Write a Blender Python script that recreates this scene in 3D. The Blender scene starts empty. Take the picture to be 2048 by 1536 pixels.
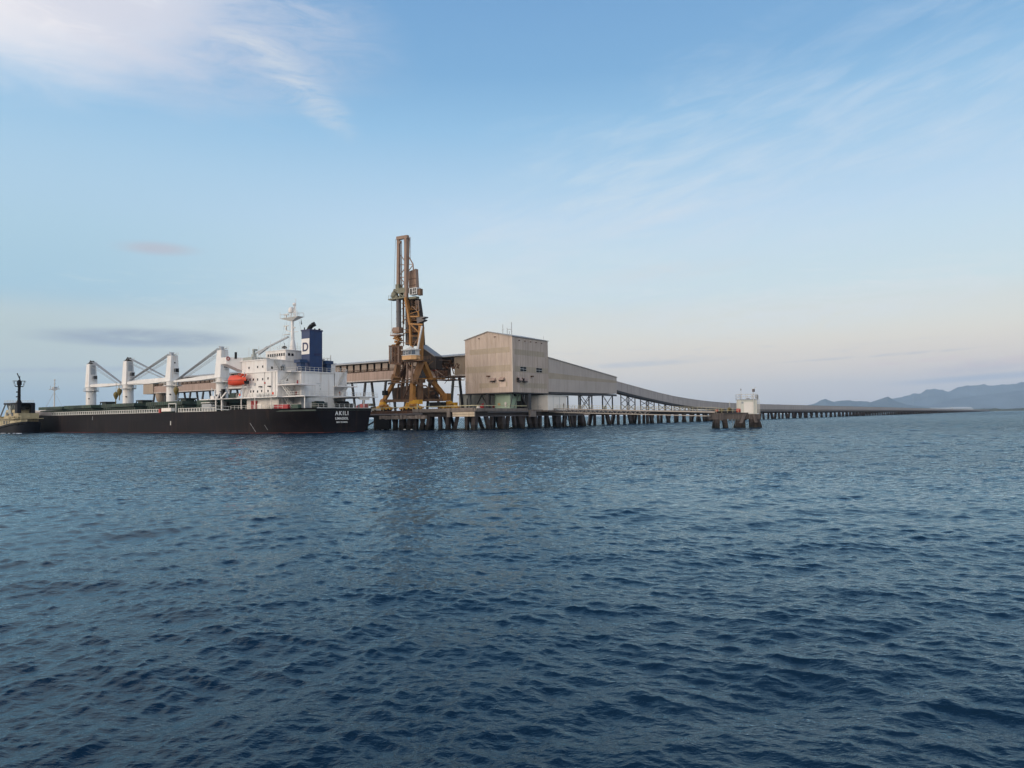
import bpy, bmesh, math, random
import numpy as np
from mathutils import Vector, Matrix
random.seed(7)
rad = math.radians
C = bpy.context.scene.collection
sc = bpy.context.scene

# ------------------------------------------------------------------ camera
F_PX, PITCH, ROLL, EYE = 1450.0, math.atan(66 / 1450.0), math.atan(0.0129), 3.4
cam_d = bpy.data.cameras.new('camera'); cam = bpy.data.objects.new('camera', cam_d); C.objects.link(cam)
cam_d.sensor_width = 36.0; cam_d.lens = 36.0 * F_PX / 2048.0
cam_d.clip_start = 0.3; cam_d.clip_end = 120000.0
fw = Vector((0, math.cos(PITCH), math.sin(PITCH))); up = Vector((0, -math.sin(PITCH), math.cos(PITCH)))
R_ = Vector((1, 0, 0)) * math.cos(ROLL) - up * math.sin(ROLL)
U_ = Vector((1, 0, 0)) * math.sin(ROLL) + up * math.cos(ROLL)
cam.matrix_world = Matrix(((R_.x, U_.x, -fw.x, 0), (R_.y, U_.y, -fw.y, 0), (R_.z, U_.z, -fw.z, EYE), (0, 0, 0, 1)))
sc.camera = cam

# ------------------------------------------------------------------ exposure
sc.view_settings.view_transform = 'Standard'; sc.view_settings.look = 'None'
sc.view_settings.exposure = 0.0; sc.view_settings.gamma = 1.0; sc.view_settings.use_curve_mapping = False
sc.cycles.max_bounces = 8; sc.cycles.volume_bounces = 2
sc.cycles.use_denoising = True

SUN_EL, SUN_AZ = 9.0, -118.0          # azimuth from +Y towards +X: behind the camera, to the left

def lin(r, g, b):
    f = lambda c: (c / 255 / 12.92) if c / 255 <= 0.04045 else ((c / 255 + 0.055) / 1.055) ** 2.4
    return (f(r), f(g), f(b))

# ------------------------------------------------------------------ node maths helper
class N:
    tree = None
    def __init__(s, sock): s.s = sock
    @staticmethod
    def m(op, *a, clamp=False):
        n = N.tree.nodes.new('ShaderNodeMath'); n.operation = op; n.use_clamp = clamp
        for i, v in enumerate(a):
            if isinstance(v, N): N.tree.links.new(v.s, n.inputs[i])
            else: n.inputs[i].default_value = v
        return N(n.outputs[0])
    def __add__(s, o): return N.m('ADD', s, o)
    def __sub__(s, o): return N.m('SUBTRACT', s, o)
    def __rsub__(s, o): return N.m('SUBTRACT', o, s)
    def __mul__(s, o): return N.m('MULTIPLY', s, o)
    def __truediv__(s, o): return N.m('DIVIDE', s, o)
def smooth(v, a, b):
    n = N.tree.nodes.new('ShaderNodeMapRange'); n.interpolation_type = 'SMOOTHSTEP'
    N.tree.links.new(v.s, n.inputs['Value']); n.inputs['From Min'].default_value = a; n.inputs['From Max'].default_value = b
    return N(n.outputs[0])
def xyz(x, y, z):
    n = N.tree.nodes.new('ShaderNodeCombineXYZ')
    for i, v in enumerate((x, y, z)):
        if isinstance(v, N): N.tree.links.new(v.s, n.inputs[i])
        else: n.inputs[i].default_value = v
    return n.outputs[0]
def noise(vec, scale, detail=4, rough=0.55, dist=0.0):
    n = N.tree.nodes.new('ShaderNodeTexNoise'); N.tree.links.new(vec, n.inputs['Vector'])
    n.inputs['Scale'].default_value = scale; n.inputs['Detail'].default_value = detail
    n.inputs['Roughness'].default_value = rough; n.inputs['Distortion'].default_value = dist
    return N(n.outputs[0])
def mixc(fac, a, b):
    n = N.tree.nodes.new('ShaderNodeMix'); n.data_type = 'RGBA'
    if isinstance(fac, N): N.tree.links.new(fac.s, n.inputs[0])
    else: n.inputs[0].default_value = fac
    for i, v in ((6, a), (7, b)):
        if isinstance(v, tuple): n.inputs[i].default_value = (*v[:3], 1)
        else: N.tree.links.new(v, n.inputs[i])
    return n.outputs[2]
def ramp(v, stops):
    n = N.tree.nodes.new('ShaderNodeValToRGB'); N.tree.links.new(v.s, n.inputs[0])
    e = n.color_ramp.elements
    while len(e) < len(stops): e.new(0.5)
    for i, (p, c) in enumerate(stops): e[i].position = p; e[i].color = (*c, 1)
    return n.outputs[0]

# ------------------------------------------------------------------ sky
world = bpy.data.worlds.new('World'); sc.world = world; world.use_nodes = True
wt = world.node_tree; wt.nodes.clear(); N.tree = wt
out = wt.nodes.new('ShaderNodeOutputWorld'); bg = wt.nodes.new('ShaderNodeBackground')
wt.links.new(bg.outputs[0], out.inputs[0]); bg.inputs[1].default_value = 0.1
skyn = wt.nodes.new('ShaderNodeTexSky'); skyn.sky_type = 'NISHITA'; skyn.sun_disc = False
skyn.sun_elevation = rad(SUN_EL); skyn.sun_rotation = rad(SUN_AZ)
skyn.air_density = 1.0; skyn.dust_density = 1.5; skyn.ozone_density = 1.5
tc = wt.nodes.new('ShaderNodeTexCoord'); sp = wt.nodes.new('ShaderNodeSeparateXYZ')
wt.links.new(tc.outputs['Generated'], sp.inputs[0])
X, Y, Z = N(sp.outputs[0]), N(sp.outputs[1]), N(sp.outputs[2])
az = N.m('ARCTAN2', X, Y) * (180 / math.pi)
el = N.m('ARCSINE', Z) * (180 / math.pi)
def K(c, k=10.0): return tuple(v * k for v in lin(*c))
base = ramp(N.m('MULTIPLY', el, 1 / 90.0, clamp=True), [
    (0.0, K((214, 208, 206), 1)), (0.028, K((250, 236, 220), 1)), (0.06, K((248, 242, 228), 1)), (0.085, K((236, 239, 234), 1)), (0.102, K((224, 240, 244), 1)),
    (0.144, K((213, 236, 250), 1)), (0.167, K((205, 231, 252), 1)), (0.203, K((187, 221, 248), 1)), (0.243, K((163, 207, 242), 1)), (0.285, K((141, 188, 230), 1)),
    (0.34, K((131, 177, 223), 1)), (0.5, K((92, 142, 202), 1)), (1.0, K((78, 122, 184), 1))])
sc10 = wt.nodes.new('ShaderNodeVectorMath'); sc10.operation = 'SCALE'; wt.links.new(base, sc10.inputs[0]); sc10.inputs['Scale'].default_value = 10.0
col = mixc(0.86, skyn.outputs[0], sc10.outputs[0])
# the sky darkens to the sea on the far left and turns lilac low on the right
lowL = smooth(az, -20.0, -36.0) * smooth(el, 4.2, 0.6)
col = mixc(lowL * 0.75, col, K((122, 152, 178)))
leftc = smooth(az, -2.0, -34.0) * smooth(el, 24.0, 8.0) * 0.75
col = mixc(leftc * smooth(el, 6.0, 9.0), col, K((160, 200, 222)))
col = mixc(leftc * smooth(el, 9.5, 6.0), col, K((180, 202, 206)))
rightl = smooth(az, 12.0, 33.0) * smooth(el, 5.5, 1.0)
col = mixc(rightl * 0.75, col, K((216, 206, 206)))
warm = smooth(N.m('ABSOLUTE', el - 3.8), 3.2, 0.2) * smooth(az, -6.0, 14.0)
col = mixc(warm * 0.45, col, K((238, 222, 206)))
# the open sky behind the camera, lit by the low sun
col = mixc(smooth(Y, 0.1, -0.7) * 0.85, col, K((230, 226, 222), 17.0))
# glow round the low sun, behind the camera
sunv = Vector((math.sin(rad(SUN_AZ)) * math.cos(rad(SUN_EL)), math.cos(rad(SUN_AZ)) * math.cos(rad(SUN_EL)), math.sin(rad(SUN_EL))))
dp = X * sunv.x + Y * sunv.y + Z * sunv.z
col = mixc(smooth(dp, 0.35, 1.0) * 0.8, col, K((255, 236, 214), 22.0))
# clouds: noise in azimuth / elevation, gathered where the photograph has them
wob = noise(xyz(az * 0.06, el * 0.12, 0.0), 1.0, 6, 0.6)
wob2 = noise(xyz(az * 0.05 + 7.3, el * 0.2, 3.0), 2.2, 7, 0.65, 0.6)
def blob(a0, e0, ra, re, rot=0.0, warp=0.35, soft=(1.0, 0.15)):
    c, s_ = math.cos(rad(rot)), math.sin(rad(rot))
    da, de = az - a0, el - e0
    u = (da * c + de * s_) / ra + (wob - 0.5) * (warp * 2)
    v = (de * c - da * s_) / re + (wob2 - 0.5) * (warp * 2)
    d = N.m('SQRT', u * u + v * v)
    return smooth(d, soft[0], soft[1])
fine = noise(xyz(az * 0.10, el * 0.42, 1.0), 1.6, 12, 0.70, 0.9)
fib = noise(xyz(az * 0.085 + el * 0.13, el * 0.55 - az * 0.16, 5.0), 1.3, 8, 0.62, 0.5)
def cloud(mask, f, colr, k=1.0):
    global col
    col = mixc(N.m('MULTIPLY', mask * k, f, clamp=True), col, K(colr))
one = smooth(fine, 0.2, 0.5)
cloud(blob(-36.5, 31.0, 18.0, 11.0, -6, 0.16, (1.0, 0.42)), smooth(fine, -0.4, 0.2), (255, 250, 250), 1.0)
cloud(blob(-30.0, 29.0, 20.0, 8.5, -14, 0.30, (1.0, 0.2)), smooth(fine, 0.12, 0.62), (212, 216, 230), 0.85)
cloud(blob(-18.0, 29.0, 12.0, 6.5, -20, 0.35, (1.0, 0.1)), smooth(fine, 0.2, 0.7), (198, 208, 226), 0.6)
cloud(blob(-16.0, 24.0, 6.5, 1.9, -36, 0.45), smooth(fine, 0.36, 0.68), (208, 218, 230), 0.8)
cloud(blob(-20.0, 26.6, 4.0, 1.2, -10, 0.5), smooth(fine, 0.36, 0.64), (212, 219, 229), 0.7)
cloud(blob(11.5, 15.0, 6.0, 0.7, 14, 0.10), smooth(fine, 0.2, 0.6), (214, 226, 238), 0.7)
cloud(blob(12.0, 11.0, 9.0, 1.0, 4, 0.25), smooth(fine, 0.3, 0.7), (214, 222, 226), 0.6)
cloud(blob(22.0, 18.0, 38.0, 12.0, 14, 0.6, (1.0, 0.0)), smooth(fib, 0.32, 0.76), (214, 226, 240), 0.50)
cloud(blob(4.0, 14.0, 22.0, 9.0, 25, 0.6, (1.0, 0.0)), smooth(fib, 0.28, 0.78), (214, 228, 238), 0.55)
cloud(blob(-8.0, 9.0, 26.0, 3.4, 6, 0.5), smooth(fine, 0.35, 0.65), (222, 234, 238), 0.6)
cloud(blob(24.0, 8.0, 22.0, 2.6, 3, 0.5), smooth(fine, 0.35, 0.62), (228, 234, 236), 0.65)
cloud(blob(-26.9, 5.9, 8.6, 0.85, 0.5, 0.16, (1.0, 0.4)), smooth(fine, 0.15, 0.6), (164, 177, 190), 1.0)
cloud(blob(-30.5, 3.6, 8.0, 0.30, 2, 0.15), smooth(fine, 0.25, 0.6), (168, 180, 198), 0.55)
cloud(blob(-26.2, 12.2, 3.6, 0.65, 1, 0.12), smooth(fine, 0.15, 0.5), (190, 196, 208), 0.9)
cloud(blob(10.0, 4.0, 9.0, 0.35, 2, 0.2), smooth(fine, 0.3, 0.6), (196, 200, 206), 0.6)
cloud(blob(27.0, 4.0, 9.0, 0.16, 2, 0.2), smooth(fine, 0.4, 0.7), (176, 184, 196), 0.7)
cloud(blob(33.0, 2.9, 5.0, 0.7, 4, 0.35), smooth(fine, 0.3, 0.6), (206, 196, 198), 0.7)
cloud(blob(33.5, 2.25, 8.0, 0.35, 3, 0.25), smooth(fine, 0.2, 0.5), (160, 172, 194), 0.6)
rag = noise(xyz(az * 0.22, el * 1.5, 11.0), 1.1, 10, 0.72, 0.8)
cloud(blob(-27.0, 5.9, 9.5, 1.4, 0.5, 0.35), smooth(rag, 0.50, 0.68), (170, 188, 208), 0.55)
cloud(blob(-24.0, 9.5, 14.0, 2.2, 2, 0.4), smooth(rag, 0.50, 0.72), (222, 232, 234), 0.5)
cloud(blob(14.0, 4.6, 26.0, 1.6, 1, 0.4), smooth(rag, 0.52, 0.72), (196, 200, 210), 0.45)
cloud(blob(31.0, 3.2, 8.0, 1.1, 2, 0.4), smooth(rag, 0.48, 0.66), (232, 208, 204), 0.6)
cloud(blob(18.0, 9.5, 20.0, 2.4, 3, 0.4), smooth(rag, 0.50, 0.74), (232, 238, 240), 0.5)
hs = wt.nodes.new('ShaderNodeHueSaturation'); hs.inputs['Saturation'].default_value = 1.05
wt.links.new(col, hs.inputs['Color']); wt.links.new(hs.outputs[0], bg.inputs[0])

# ------------------------------------------------------------------ sun
sun_d = bpy.data.lights.new('sun', 'SUN'); sun = bpy.data.objects.new('sun', sun_d); C.objects.link(sun)
sun_d.energy = 1.5; sun_d.angle = rad(10); sun_d.color = (1.0, 0.86, 0.74)
sun.rotation_euler = (-sunv).to_track_quat('-Z', 'Y').to_euler()

# ================================================================== geometry helpers
class Frame:
    def __init__(s, ox, oy, ux, uy):
        s.o = (ox, oy); s.u = (ux, uy); s.w = (uy, -ux); s.ang = math.atan2(uy, ux)
    def world(s, a, b, z=0.0):
        return Vector((s.o[0] + s.u[0] * a + s.w[0] * b, s.o[1] + s.u[1] * a + s.w[1] * b, z))
PORT = Frame(-83.4, 200.2, -0.81113, 0.58487)     # a: along the berth towards the ship's bow, b: across, away from the camera
JET = Frame(-11.7, 206.0, 0.56896, 0.82236)       # a: along the jetty to the shore, b: to its right
INFO = {}

class MB:
    """collects boxes, bars and tubes in frame coordinates (a, b, z)"""
    def __init__(s): s.v = []; s.f = []
    def add(s, vs, fs):
        k = len(s.v); s.v += [tuple(v) for v in vs]; s.f += [tuple(i + k for i in f) for f in fs]; return s
    def box(s, a0, a1, b0, b1, z0, z1):
        vs = [(a, b, z) for z in (z0, z1) for (a, b) in ((a0, b0), (a1, b0), (a1, b1), (a0, b1))]
        return s.add(vs, [(0, 1, 2, 3), (4, 5, 6, 7), (0, 1, 5, 4), (1, 2, 6, 5), (2, 3, 7, 6), (3, 0, 4, 7)])
    def bar(s, p, q, w=0.2, h=None, w2=None):
        h = w if h is None else h; w2 = w if w2 is None else w2
        p, q = Vector(p), Vector(q); d = (q - p)
        if d.length < 1e-6: return s
        d.normalize(); r = Vector((0, 0, 1)) if abs(d.z) < 0.98 else Vector((1, 0, 0))
        x = d.cross(r).normalized(); y = x.cross(d).normalized(); vs = []
        for c, k in ((p, 1.0), (q, w2 / w)):
            for i, j in ((-1, -1), (1, -1), (1, 1), (-1, 1)): vs.append(c + x * (i * w * k / 2) + y * (j * h * k / 2))
        return s.add(vs, [(3, 2, 1, 0), (4, 5, 6, 7), (0, 1, 5, 4), (1, 2, 6, 5), (2, 3, 7, 6), (3, 0, 4, 7)])
    def cyl(s, p, q, r0, r1=None, n=16):
        r1 = r0 if r1 is None else r1
        p, q = Vector(p), Vector(q); d = (q - p).normalized(); r = Vector((0, 0, 1)) if abs(d.z) < 0.98 else Vector((1, 0, 0))
        x = d.cross(r).normalized(); y = x.cross(d).normalized(); vs = []
        for c, rr in ((p, r0), (q, r1)):
            for i in range(n):
                t = 2 * math.pi * i / n; vs.append(c + x * (math.cos(t) * rr) + y * (math.sin(t) * rr))
        fs = [(i, (i + 1) % n, n + (i + 1) % n, n + i) for i in range(n)] + [tuple(range(n - 1, -1, -1)), tuple(range(n, 2 * n))]
        return s.add(vs, fs)
    def path(s, pts, w, h=None):
        for p, q in zip(pts, pts[1:]): s.bar(p, q, w, h)
        return s
    def tube(s, pts, r, n=8):
        for p, q in zip(pts, pts[1:]): s.cyl(p, q, r, n=n)
        return s
    def prism(s, pts, axis, t0, t1):
        """polygon extruded along axis: 'a' pts=(b,z), 'b' pts=(a,z), 'z' pts=(a,b)"""
        n = len(pts); vs = []
        for t in (t0, t1):
            for p in pts:
                vs.append({'a': (t, p[0], p[1]), 'b': (p[0], t, p[1]), 'z': (p[0], p[1], t)}[axis])
        fs = [(i, (i + 1) % n, n + (i + 1) % n, n + i) for i in range(n)] + [tuple(range(n)), tuple(range(n, 2 * n))]
        return s.add(vs, fs)
    def lathe(s, c, prof, n=18):
        a, b, z = c; vs = []
        for r, h in prof:
            for i in range(n): t = 2 * math.pi * i / n; vs.append((a + math.cos(t) * r, b + math.sin(t) * r, z + h))
        m = len(prof); fs = []
        for k in range(m - 1):
            for i in range(n): fs.append((k * n + i, k * n + (i + 1) % n, (k + 1) * n + (i + 1) % n, (k + 1) * n + i))
        fs += [tuple(range(n - 1, -1, -1)), tuple(range((m - 1) * n, m * n))]
        return s.add(vs, fs)
    def rail(s, pts, h=1.05, step=1.5, n=3, t=0.07):
        """handrail along a polyline of deck points"""
        for p, q in zip(pts, pts[1:]):
            p, q = Vector(p), Vector(q); L = (q - p).length; k = max(1, round(L / step))
            for i in range(k + 1):
                c = p.lerp(q, i / k); s.bar(c, c + Vector((0, 0, h)), t)
            for i in range(n):
                o = Vector((0, 0, h * (i + 1) / n)); s.bar(p + o, q + o, t * 0.8)
        return s

def tag(o, label=None, cat=None, group=None, kind=None):
    if label: o['label'] = label
    if cat: o['category'] = cat
    if group: o['group'] = group
    if kind: o['kind'] = kind
    return o
def make_mesh(name, mb, m, fr=None, a0=0, b0=0, z0=0, smooth_ang=None):
    me = bpy.data.meshes.new(name)
    if fr is None: vs = mb.v
    else: vs = [(a - a0, -(b - b0), z - z0) for a, b, z in mb.v]
    me.from_pydata(vs, [], mb.f)
    bm = bmesh.new(); bm.from_mesh(me); bmesh.ops.recalc_face_normals(bm, faces=bm.faces); bm.to_mesh(me); bm.free()
    for mm in (m if isinstance(m, (list, tuple)) else [m]): me.materials.append(mm)
    if smooth_ang:
        me.shade_smooth(); me.set_sharp_from_angle(angle=rad(smooth_ang))
    return me
def thing(name, label, cat, fr, a0, b0, z0=0.0, group=None):
    o = bpy.data.objects.new(name, None); C.objects.link(o); o.empty_display_size = 0.5
    o.location = fr.world(a0, b0, z0); o.rotation_euler = (0, 0, fr.ang)
    INFO[o.name] = (fr, a0, b0, z0); return tag(o, label, cat, group)
def part(name, mb, m, parent, smooth_ang=None, label=None, kind=None):
    info = INFO[parent.name]
    o = bpy.data.objects.new(name, make_mesh(name, mb, m, *info, smooth_ang=smooth_ang)); C.objects.link(o)
    o.parent = parent; INFO[o.name] = info; return tag(o, label, kind=kind)
def solo(name, mb, m, label, cat, fr, a0, b0, z0=0.0, group=None, smooth_ang=None, kind=None):
    o = bpy.data.objects.new(name, make_mesh(name, mb, m, fr, a0, b0, z0, smooth_ang)); C.objects.link(o)
    o.location = fr.world(a0, b0, z0); o.rotation_euler = (0, 0, fr.ang)
    INFO[o.name] = (fr, a0, b0, z0); return tag(o, label, cat, group, kind)
def copy_tree(o, parent=None):
    c = o.copy(); C.objects.link(c); c.parent = parent; INFO[c.name] = INFO.get(o.name)
    for ch in list(o.children): copy_tree(ch, c)
    return c

# ================================================================== materials
def mat(name, colr, rough=0.6, var=0.12, scale=0.5, streak=0.0, dirt=None, dirt_amt=0.0, corr=0.0, corr_axis='a', metal=0.0, spec=0.4, seam=0.0, panel=0.0, panel_h=6.3, pvar=0.30, tide=False):
    m = bpy.data.materials.new(name); m.use_nodes = True; t = m.node_tree; N.tree = t
    b = t.nodes['Principled BSDF']; b.inputs['Roughness'].default_value = rough; b.inputs['Metallic'].default_value = metal
    b.inputs['Specular IOR Level'].default_value = spec
    g = t.nodes.new('ShaderNodeTexCoord'); s = t.nodes.new('ShaderNodeSeparateXYZ'); t.links.new(g.outputs['Object'], s.inputs[0])
    x, y, z = N(s.outputs[0]), N(s.outputs[1]), N(s.outputs[2])
    n1 = noise(g.outputs['Object'], scale, 5, 0.6)
    n2 = noise(xyz(x * 1.0, y * 1.0, z * 0.07), 1.3, 4, 0.65)
    f = smooth(n1, 0.25, 0.75)
    c = mixc(f, tuple(v * (1 - var) for v in colr), tuple(min(1, v * (1 + var)) for v in colr))
    if panel:
        wn = t.nodes.new('ShaderNodeTexWhiteNoise'); wn.noise_dimensions = '3D'
        t.links.new(xyz(N.m('FLOOR', (x + y) / panel), 3.7, N.m('FLOOR', z / panel_h + 0.35)), wn.inputs['Vector'])
        c = mixc(N(wn.outputs[0]) * pvar, c, tuple(v * 0.55 for v in colr))
        lap = N.m('FRACT', z / panel_h + 0.35)
        c = mixc(smooth(lap, 0.03, 0.0) * 0.35, c, tuple(v * 0.4 for v in colr))
    if tide:
        zz = z + (n1 - 0.5) * 1.4
        c = mixc(smooth(zz, 1.1, 1.5) * 0.85, c, tuple(min(1, v * 2.6) for v in colr))
        c = mixc(smooth(zz, 0.75, 0.45) * 0.8, c, (0.010, 0.012, 0.009))
    if streak: c = mixc(smooth(n2, 0.42, 0.72) * streak, c, tuple(v * 0.62 for v in colr))
    if dirt: c = mixc(smooth(n2 + (n1 - 0.5) * 0.5, 0.50, 0.72) * dirt_amt, c, dirt)
    t.links.new(c, b.inputs['Base Color'])
    t.links.new((n1 * 0.25 + (rough - 0.12)).s, b.inputs['Roughness'])
    if corr or seam:
        bp = t.nodes.new('ShaderNodeBump'); bp.inputs['Strength'].default_value = 0.5; bp.inputs['Distance'].default_value = 0.05
        p = (x + y)
        h = N.m('SINE', p * (2 * math.pi / max(corr, 0.1)))
        t.links.new(h.s, bp.inputs['Height']); t.links.new(bp.outputs[0], b.inputs['Normal'])
    return m
M = {}
M['hull'] = mat('hull_paint', (0.0095, 0.0080, 0.0110), 0.55, 0.35, 0.12, 0.45, (0.030, 0.019, 0.016), 0.65, spec=0.10, panel=9.0, panel_h=2.1, pvar=0.7)
M['boot'] = mat('boot_topping', (0.085, 0.020, 0.018), 0.7, 0.35, 0.12, 0.3, (0.012, 0.010, 0.010), 0.95, spec=0.15)
M['white'] = mat('white_paint', (0.70, 0.68, 0.66), 0.45, 0.06, 0.5, 0.20, (0.42, 0.30, 0.20), 0.30)
M['crane_white'] = mat('crane_white', (0.70, 0.69, 0.68), 0.45, 0.05, 0.6, 0.10, (0.42, 0.26, 0.13), 0.30)
M['rail'] = mat('rail_paint', (0.55, 0.54, 0.51), 0.5, 0.08, 0.8)
M['green'] = mat('hatch_green', (0.018, 0.040, 0.032), 0.6, 0.25, 0.5, 0.3, (0.11, 0.10, 0.07), 0.4)
M['green_lt'] = mat('hatch_side_green', (0.034, 0.066, 0.048), 0.6, 0.25, 0.6, 0.3, (0.14, 0.12, 0.08), 0.5)
M['deckgreen'] = mat('deck_paint', (0.05, 0.07, 0.06), 0.7, 0.3, 0.5)
M['blue'] = mat('funnel_blue', (0.009, 0.030, 0.105), 0.42, 0.12, 0.5, 0.2, (0.012, 0.02, 0.06), 0.3)
M['blue_dk'] = mat('vent_blue', (0.009, 0.032, 0.095), 0.45, 0.12, 0.8)
M['navy'] = mat('emblem_navy', (0.016, 0.022, 0.08), 0.5, 0.05, 1.0)
M['glass'] = mat('dark_glass', (0.012, 0.014, 0.018), 0.12, 0.1, 1.0, spec=0.6)
M['black'] = mat('black_steel', (0.010, 0.011, 0.013), 0.6, 0.25, 0.8, spec=0.2)
M['rope'] = mat('wire_rope', (0.34, 0.36, 0.38), 0.7, 0.1, 1.0)
M['orange'] = mat('lifeboat_orange', (0.62, 0.060, 0.022), 0.45, 0.07, 1.0, 0.1)
M['orange_dk'] = mat('fender_dark_red', (0.20, 0.025, 0.015), 0.6, 0.1, 1.0)
M['red'] = mat('red_paint', (0.34, 0.025, 0.03), 0.5, 0.15, 1.0)
M['hookyel'] = mat('hook_ochre', (0.16, 0.12, 0.035), 0.6, 0.2, 1.0)
M['clad'] = mat('beige_cladding', (0.46, 0.372, 0.315), 0.6, 0.10, 0.25, 0.55, (0.33, 0.26, 0.19), 0.6, corr=0.9, panel=0.9)
M['band'] = mat('translucent_sheet_band', (0.345, 0.285, 0.215), 0.55, 0.10, 0.4, 0.25, corr=0.9)
M['clad_pink'] = mat('weathered_cladding', (0.36, 0.265, 0.225), 0.6, 0.10, 0.3, 0.25, (0.22, 0.17, 0.13), 0.6, corr=0.9, panel=1.2)
M['clad_tan'] = mat('tan_cladding', (0.32, 0.255, 0.195), 0.6, 0.08, 0.3, 0.2, (0.24, 0.20, 0.16), 0.4, corr=0.9)
M['clad_grey'] = mat('grey_conveyor_cladding', (0.40, 0.355, 0.335), 0.6, 0.08, 0.2, 0.2, (0.27, 0.24, 0.22), 0.5, corr=0.9, panel=1.5)
M['roof'] = mat('galvanised_roof', (0.33, 0.33, 0.32), 0.5, 0.10, 0.3, 0.1, (0.24, 0.22, 0.2), 0.3)
M['roof_trim'] = mat('roof_trim', (0.24, 0.235, 0.23), 0.5, 0.1, 0.5)
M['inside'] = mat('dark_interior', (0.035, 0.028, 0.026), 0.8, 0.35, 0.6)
M['rust'] = mat('rusty_steel', (0.085, 0.045, 0.028), 0.75, 0.35, 0.7, 0.4, (0.20, 0.085, 0.03), 0.5)
M['ltan'] = mat('loader_tan', (0.225, 0.120, 0.055), 0.65, 0.22, 0.7, 0.35, (0.12, 0.065, 0.03), 0.5)
M['lbrown'] = mat('loader_brown', (0.135, 0.078, 0.044), 0.7, 0.25, 0.6, 0.35, (0.095, 0.055, 0.04), 0.6)
M['lyellow'] = mat('loader_ochre', (0.33, 0.158, 0.040), 0.6, 0.22, 0.7, 0.35, (0.16, 0.075, 0.03), 0.6)
M['lbright'] = mat('bogie_yellow', (0.58, 0.31, 0.028), 0.55, 0.18, 0.8, 0.3, (0.22, 0.10, 0.03), 0.5)
M['lpink'] = mat('faded_boom_paint', (0.255, 0.172, 0.13), 0.65, 0.15, 0.6, 0.3, (0.16, 0.10, 0.07), 0.4)
M['dusty'] = mat('dusty_body', (0.080, 0.055, 0.044), 0.8, 0.25, 0.4, 0.35, (0.075, 0.05, 0.04), 0.5)
M['belt'] = mat('dark_belt', (0.030, 0.034, 0.042), 0.75, 0.25, 0.7)
M['olive'] = mat('olive_grey', (0.17, 0.165, 0.12), 0.7, 0.25, 0.7, 0.2)
M['tube'] = mat('grey_tube', (0.115, 0.110, 0.115), 0.6, 0.2, 0.5, 0.2, (0.15, 0.09, 0.06), 0.4)
M['steelgrey'] = mat('leg_grey', (0.135, 0.145, 0.145), 0.6, 0.15, 0.8, 0.2)
M['legdark'] = mat('leg_dark', (0.045, 0.045, 0.048), 0.7, 0.2, 0.8)
M['cabwhite'] = mat('cab_white', (0.52, 0.53, 0.54), 0.45, 0.06, 1.0)
M['cabtan'] = mat('cab_tan', (0.56, 0.33, 0.15), 0.5, 0.08, 1.0)
M['cabglass'] = mat('cab_glass', (0.05, 0.075, 0.11), 0.15, 0.1, 1.0, spec=0.6)
M['concrete'] = mat('deck_concrete', (0.20, 0.17, 0.15), 0.85, 0.22, 0.5, 0.35, (0.09, 0.075, 0.065), 0.6)
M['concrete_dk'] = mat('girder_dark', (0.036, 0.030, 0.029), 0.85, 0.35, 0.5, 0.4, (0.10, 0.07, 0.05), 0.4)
M['timber'] = mat('pale_timber', (0.52, 0.43, 0.32), 0.75, 0.14, 0.8, 0.3, (0.22, 0.16, 0.12), 0.4)
M['pile'] = mat('tarred_pile', (0.020, 0.017, 0.017), 0.75, 0.35, 0.6, 0.4, (0.060, 0.044, 0.034), 0.6, spec=0.2, tide=True)
M['pile_band'] = mat('pile_concrete', (0.10, 0.085, 0.08), 0.85, 0.3, 0.6, 0.4, (0.04, 0.03, 0.03), 0.6)
M['cream'] = mat('cream_sheet', (0.76, 0.71, 0.65), 0.55, 0.05, 0.4, 0.12)
M['mint'] = mat('mint_green_sheet', (0.30, 0.40, 0.30), 0.55, 0.06, 0.5, 0.12)
M['hutgrey'] = mat('hut_grey', (0.30, 0.32, 0.30), 0.6, 0.1, 0.5, 0.15)
M['cat'] = mat('catwalk_steel', (0.34, 0.31, 0.28), 0.6, 0.12, 0.8)
M['cat_y'] = mat('pale_yellow_rail', (0.46, 0.42, 0.27), 0.6, 0.1, 0.8)
M['beacon'] = mat('beacon_hut_white', (0.60, 0.60, 0.54), 0.6, 0.06, 0.8, 0.2, (0.34, 0.28, 0.20), 0.4)
M['tugcream'] = mat('tug_cream', (0.38, 0.32, 0.19), 0.5, 0.14, 0.8, 0.3, (0.14, 0.10, 0.07), 0.6)
M['tughull'] = mat('tug_hull', (0.010, 0.011, 0.016), 0.55, 0.2, 0.6, 0.2, spec=0.15)
M['skin'] = mat('skin', (0.35, 0.2, 0.14), 0.6, 0.05, 1.0)
M['cloth_rust'] = mat('rust_overall', (0.36, 0.12, 0.06), 0.8, 0.1, 2.0)
M['cloth_dark'] = mat('dark_clothes', (0.03, 0.032, 0.04), 0.8, 0.1, 2.0)
M['red_soft'] = mat('faded_red', (0.42, 0.07, 0.06), 0.6, 0.12, 1.0)
M['foam'] = mat('white_water', (0.62, 0.66, 0.70), 0.7, 0.15, 1.2)
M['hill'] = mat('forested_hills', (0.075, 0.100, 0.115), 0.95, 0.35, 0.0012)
M['coast'] = mat('coastal_scrub', (0.055, 0.065, 0.045), 0.95, 0.3, 0.01)
M['shedroof'] = mat('pale_shed', (0.40, 0.43, 0.44), 0.5, 0.05, 0.02)

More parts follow.
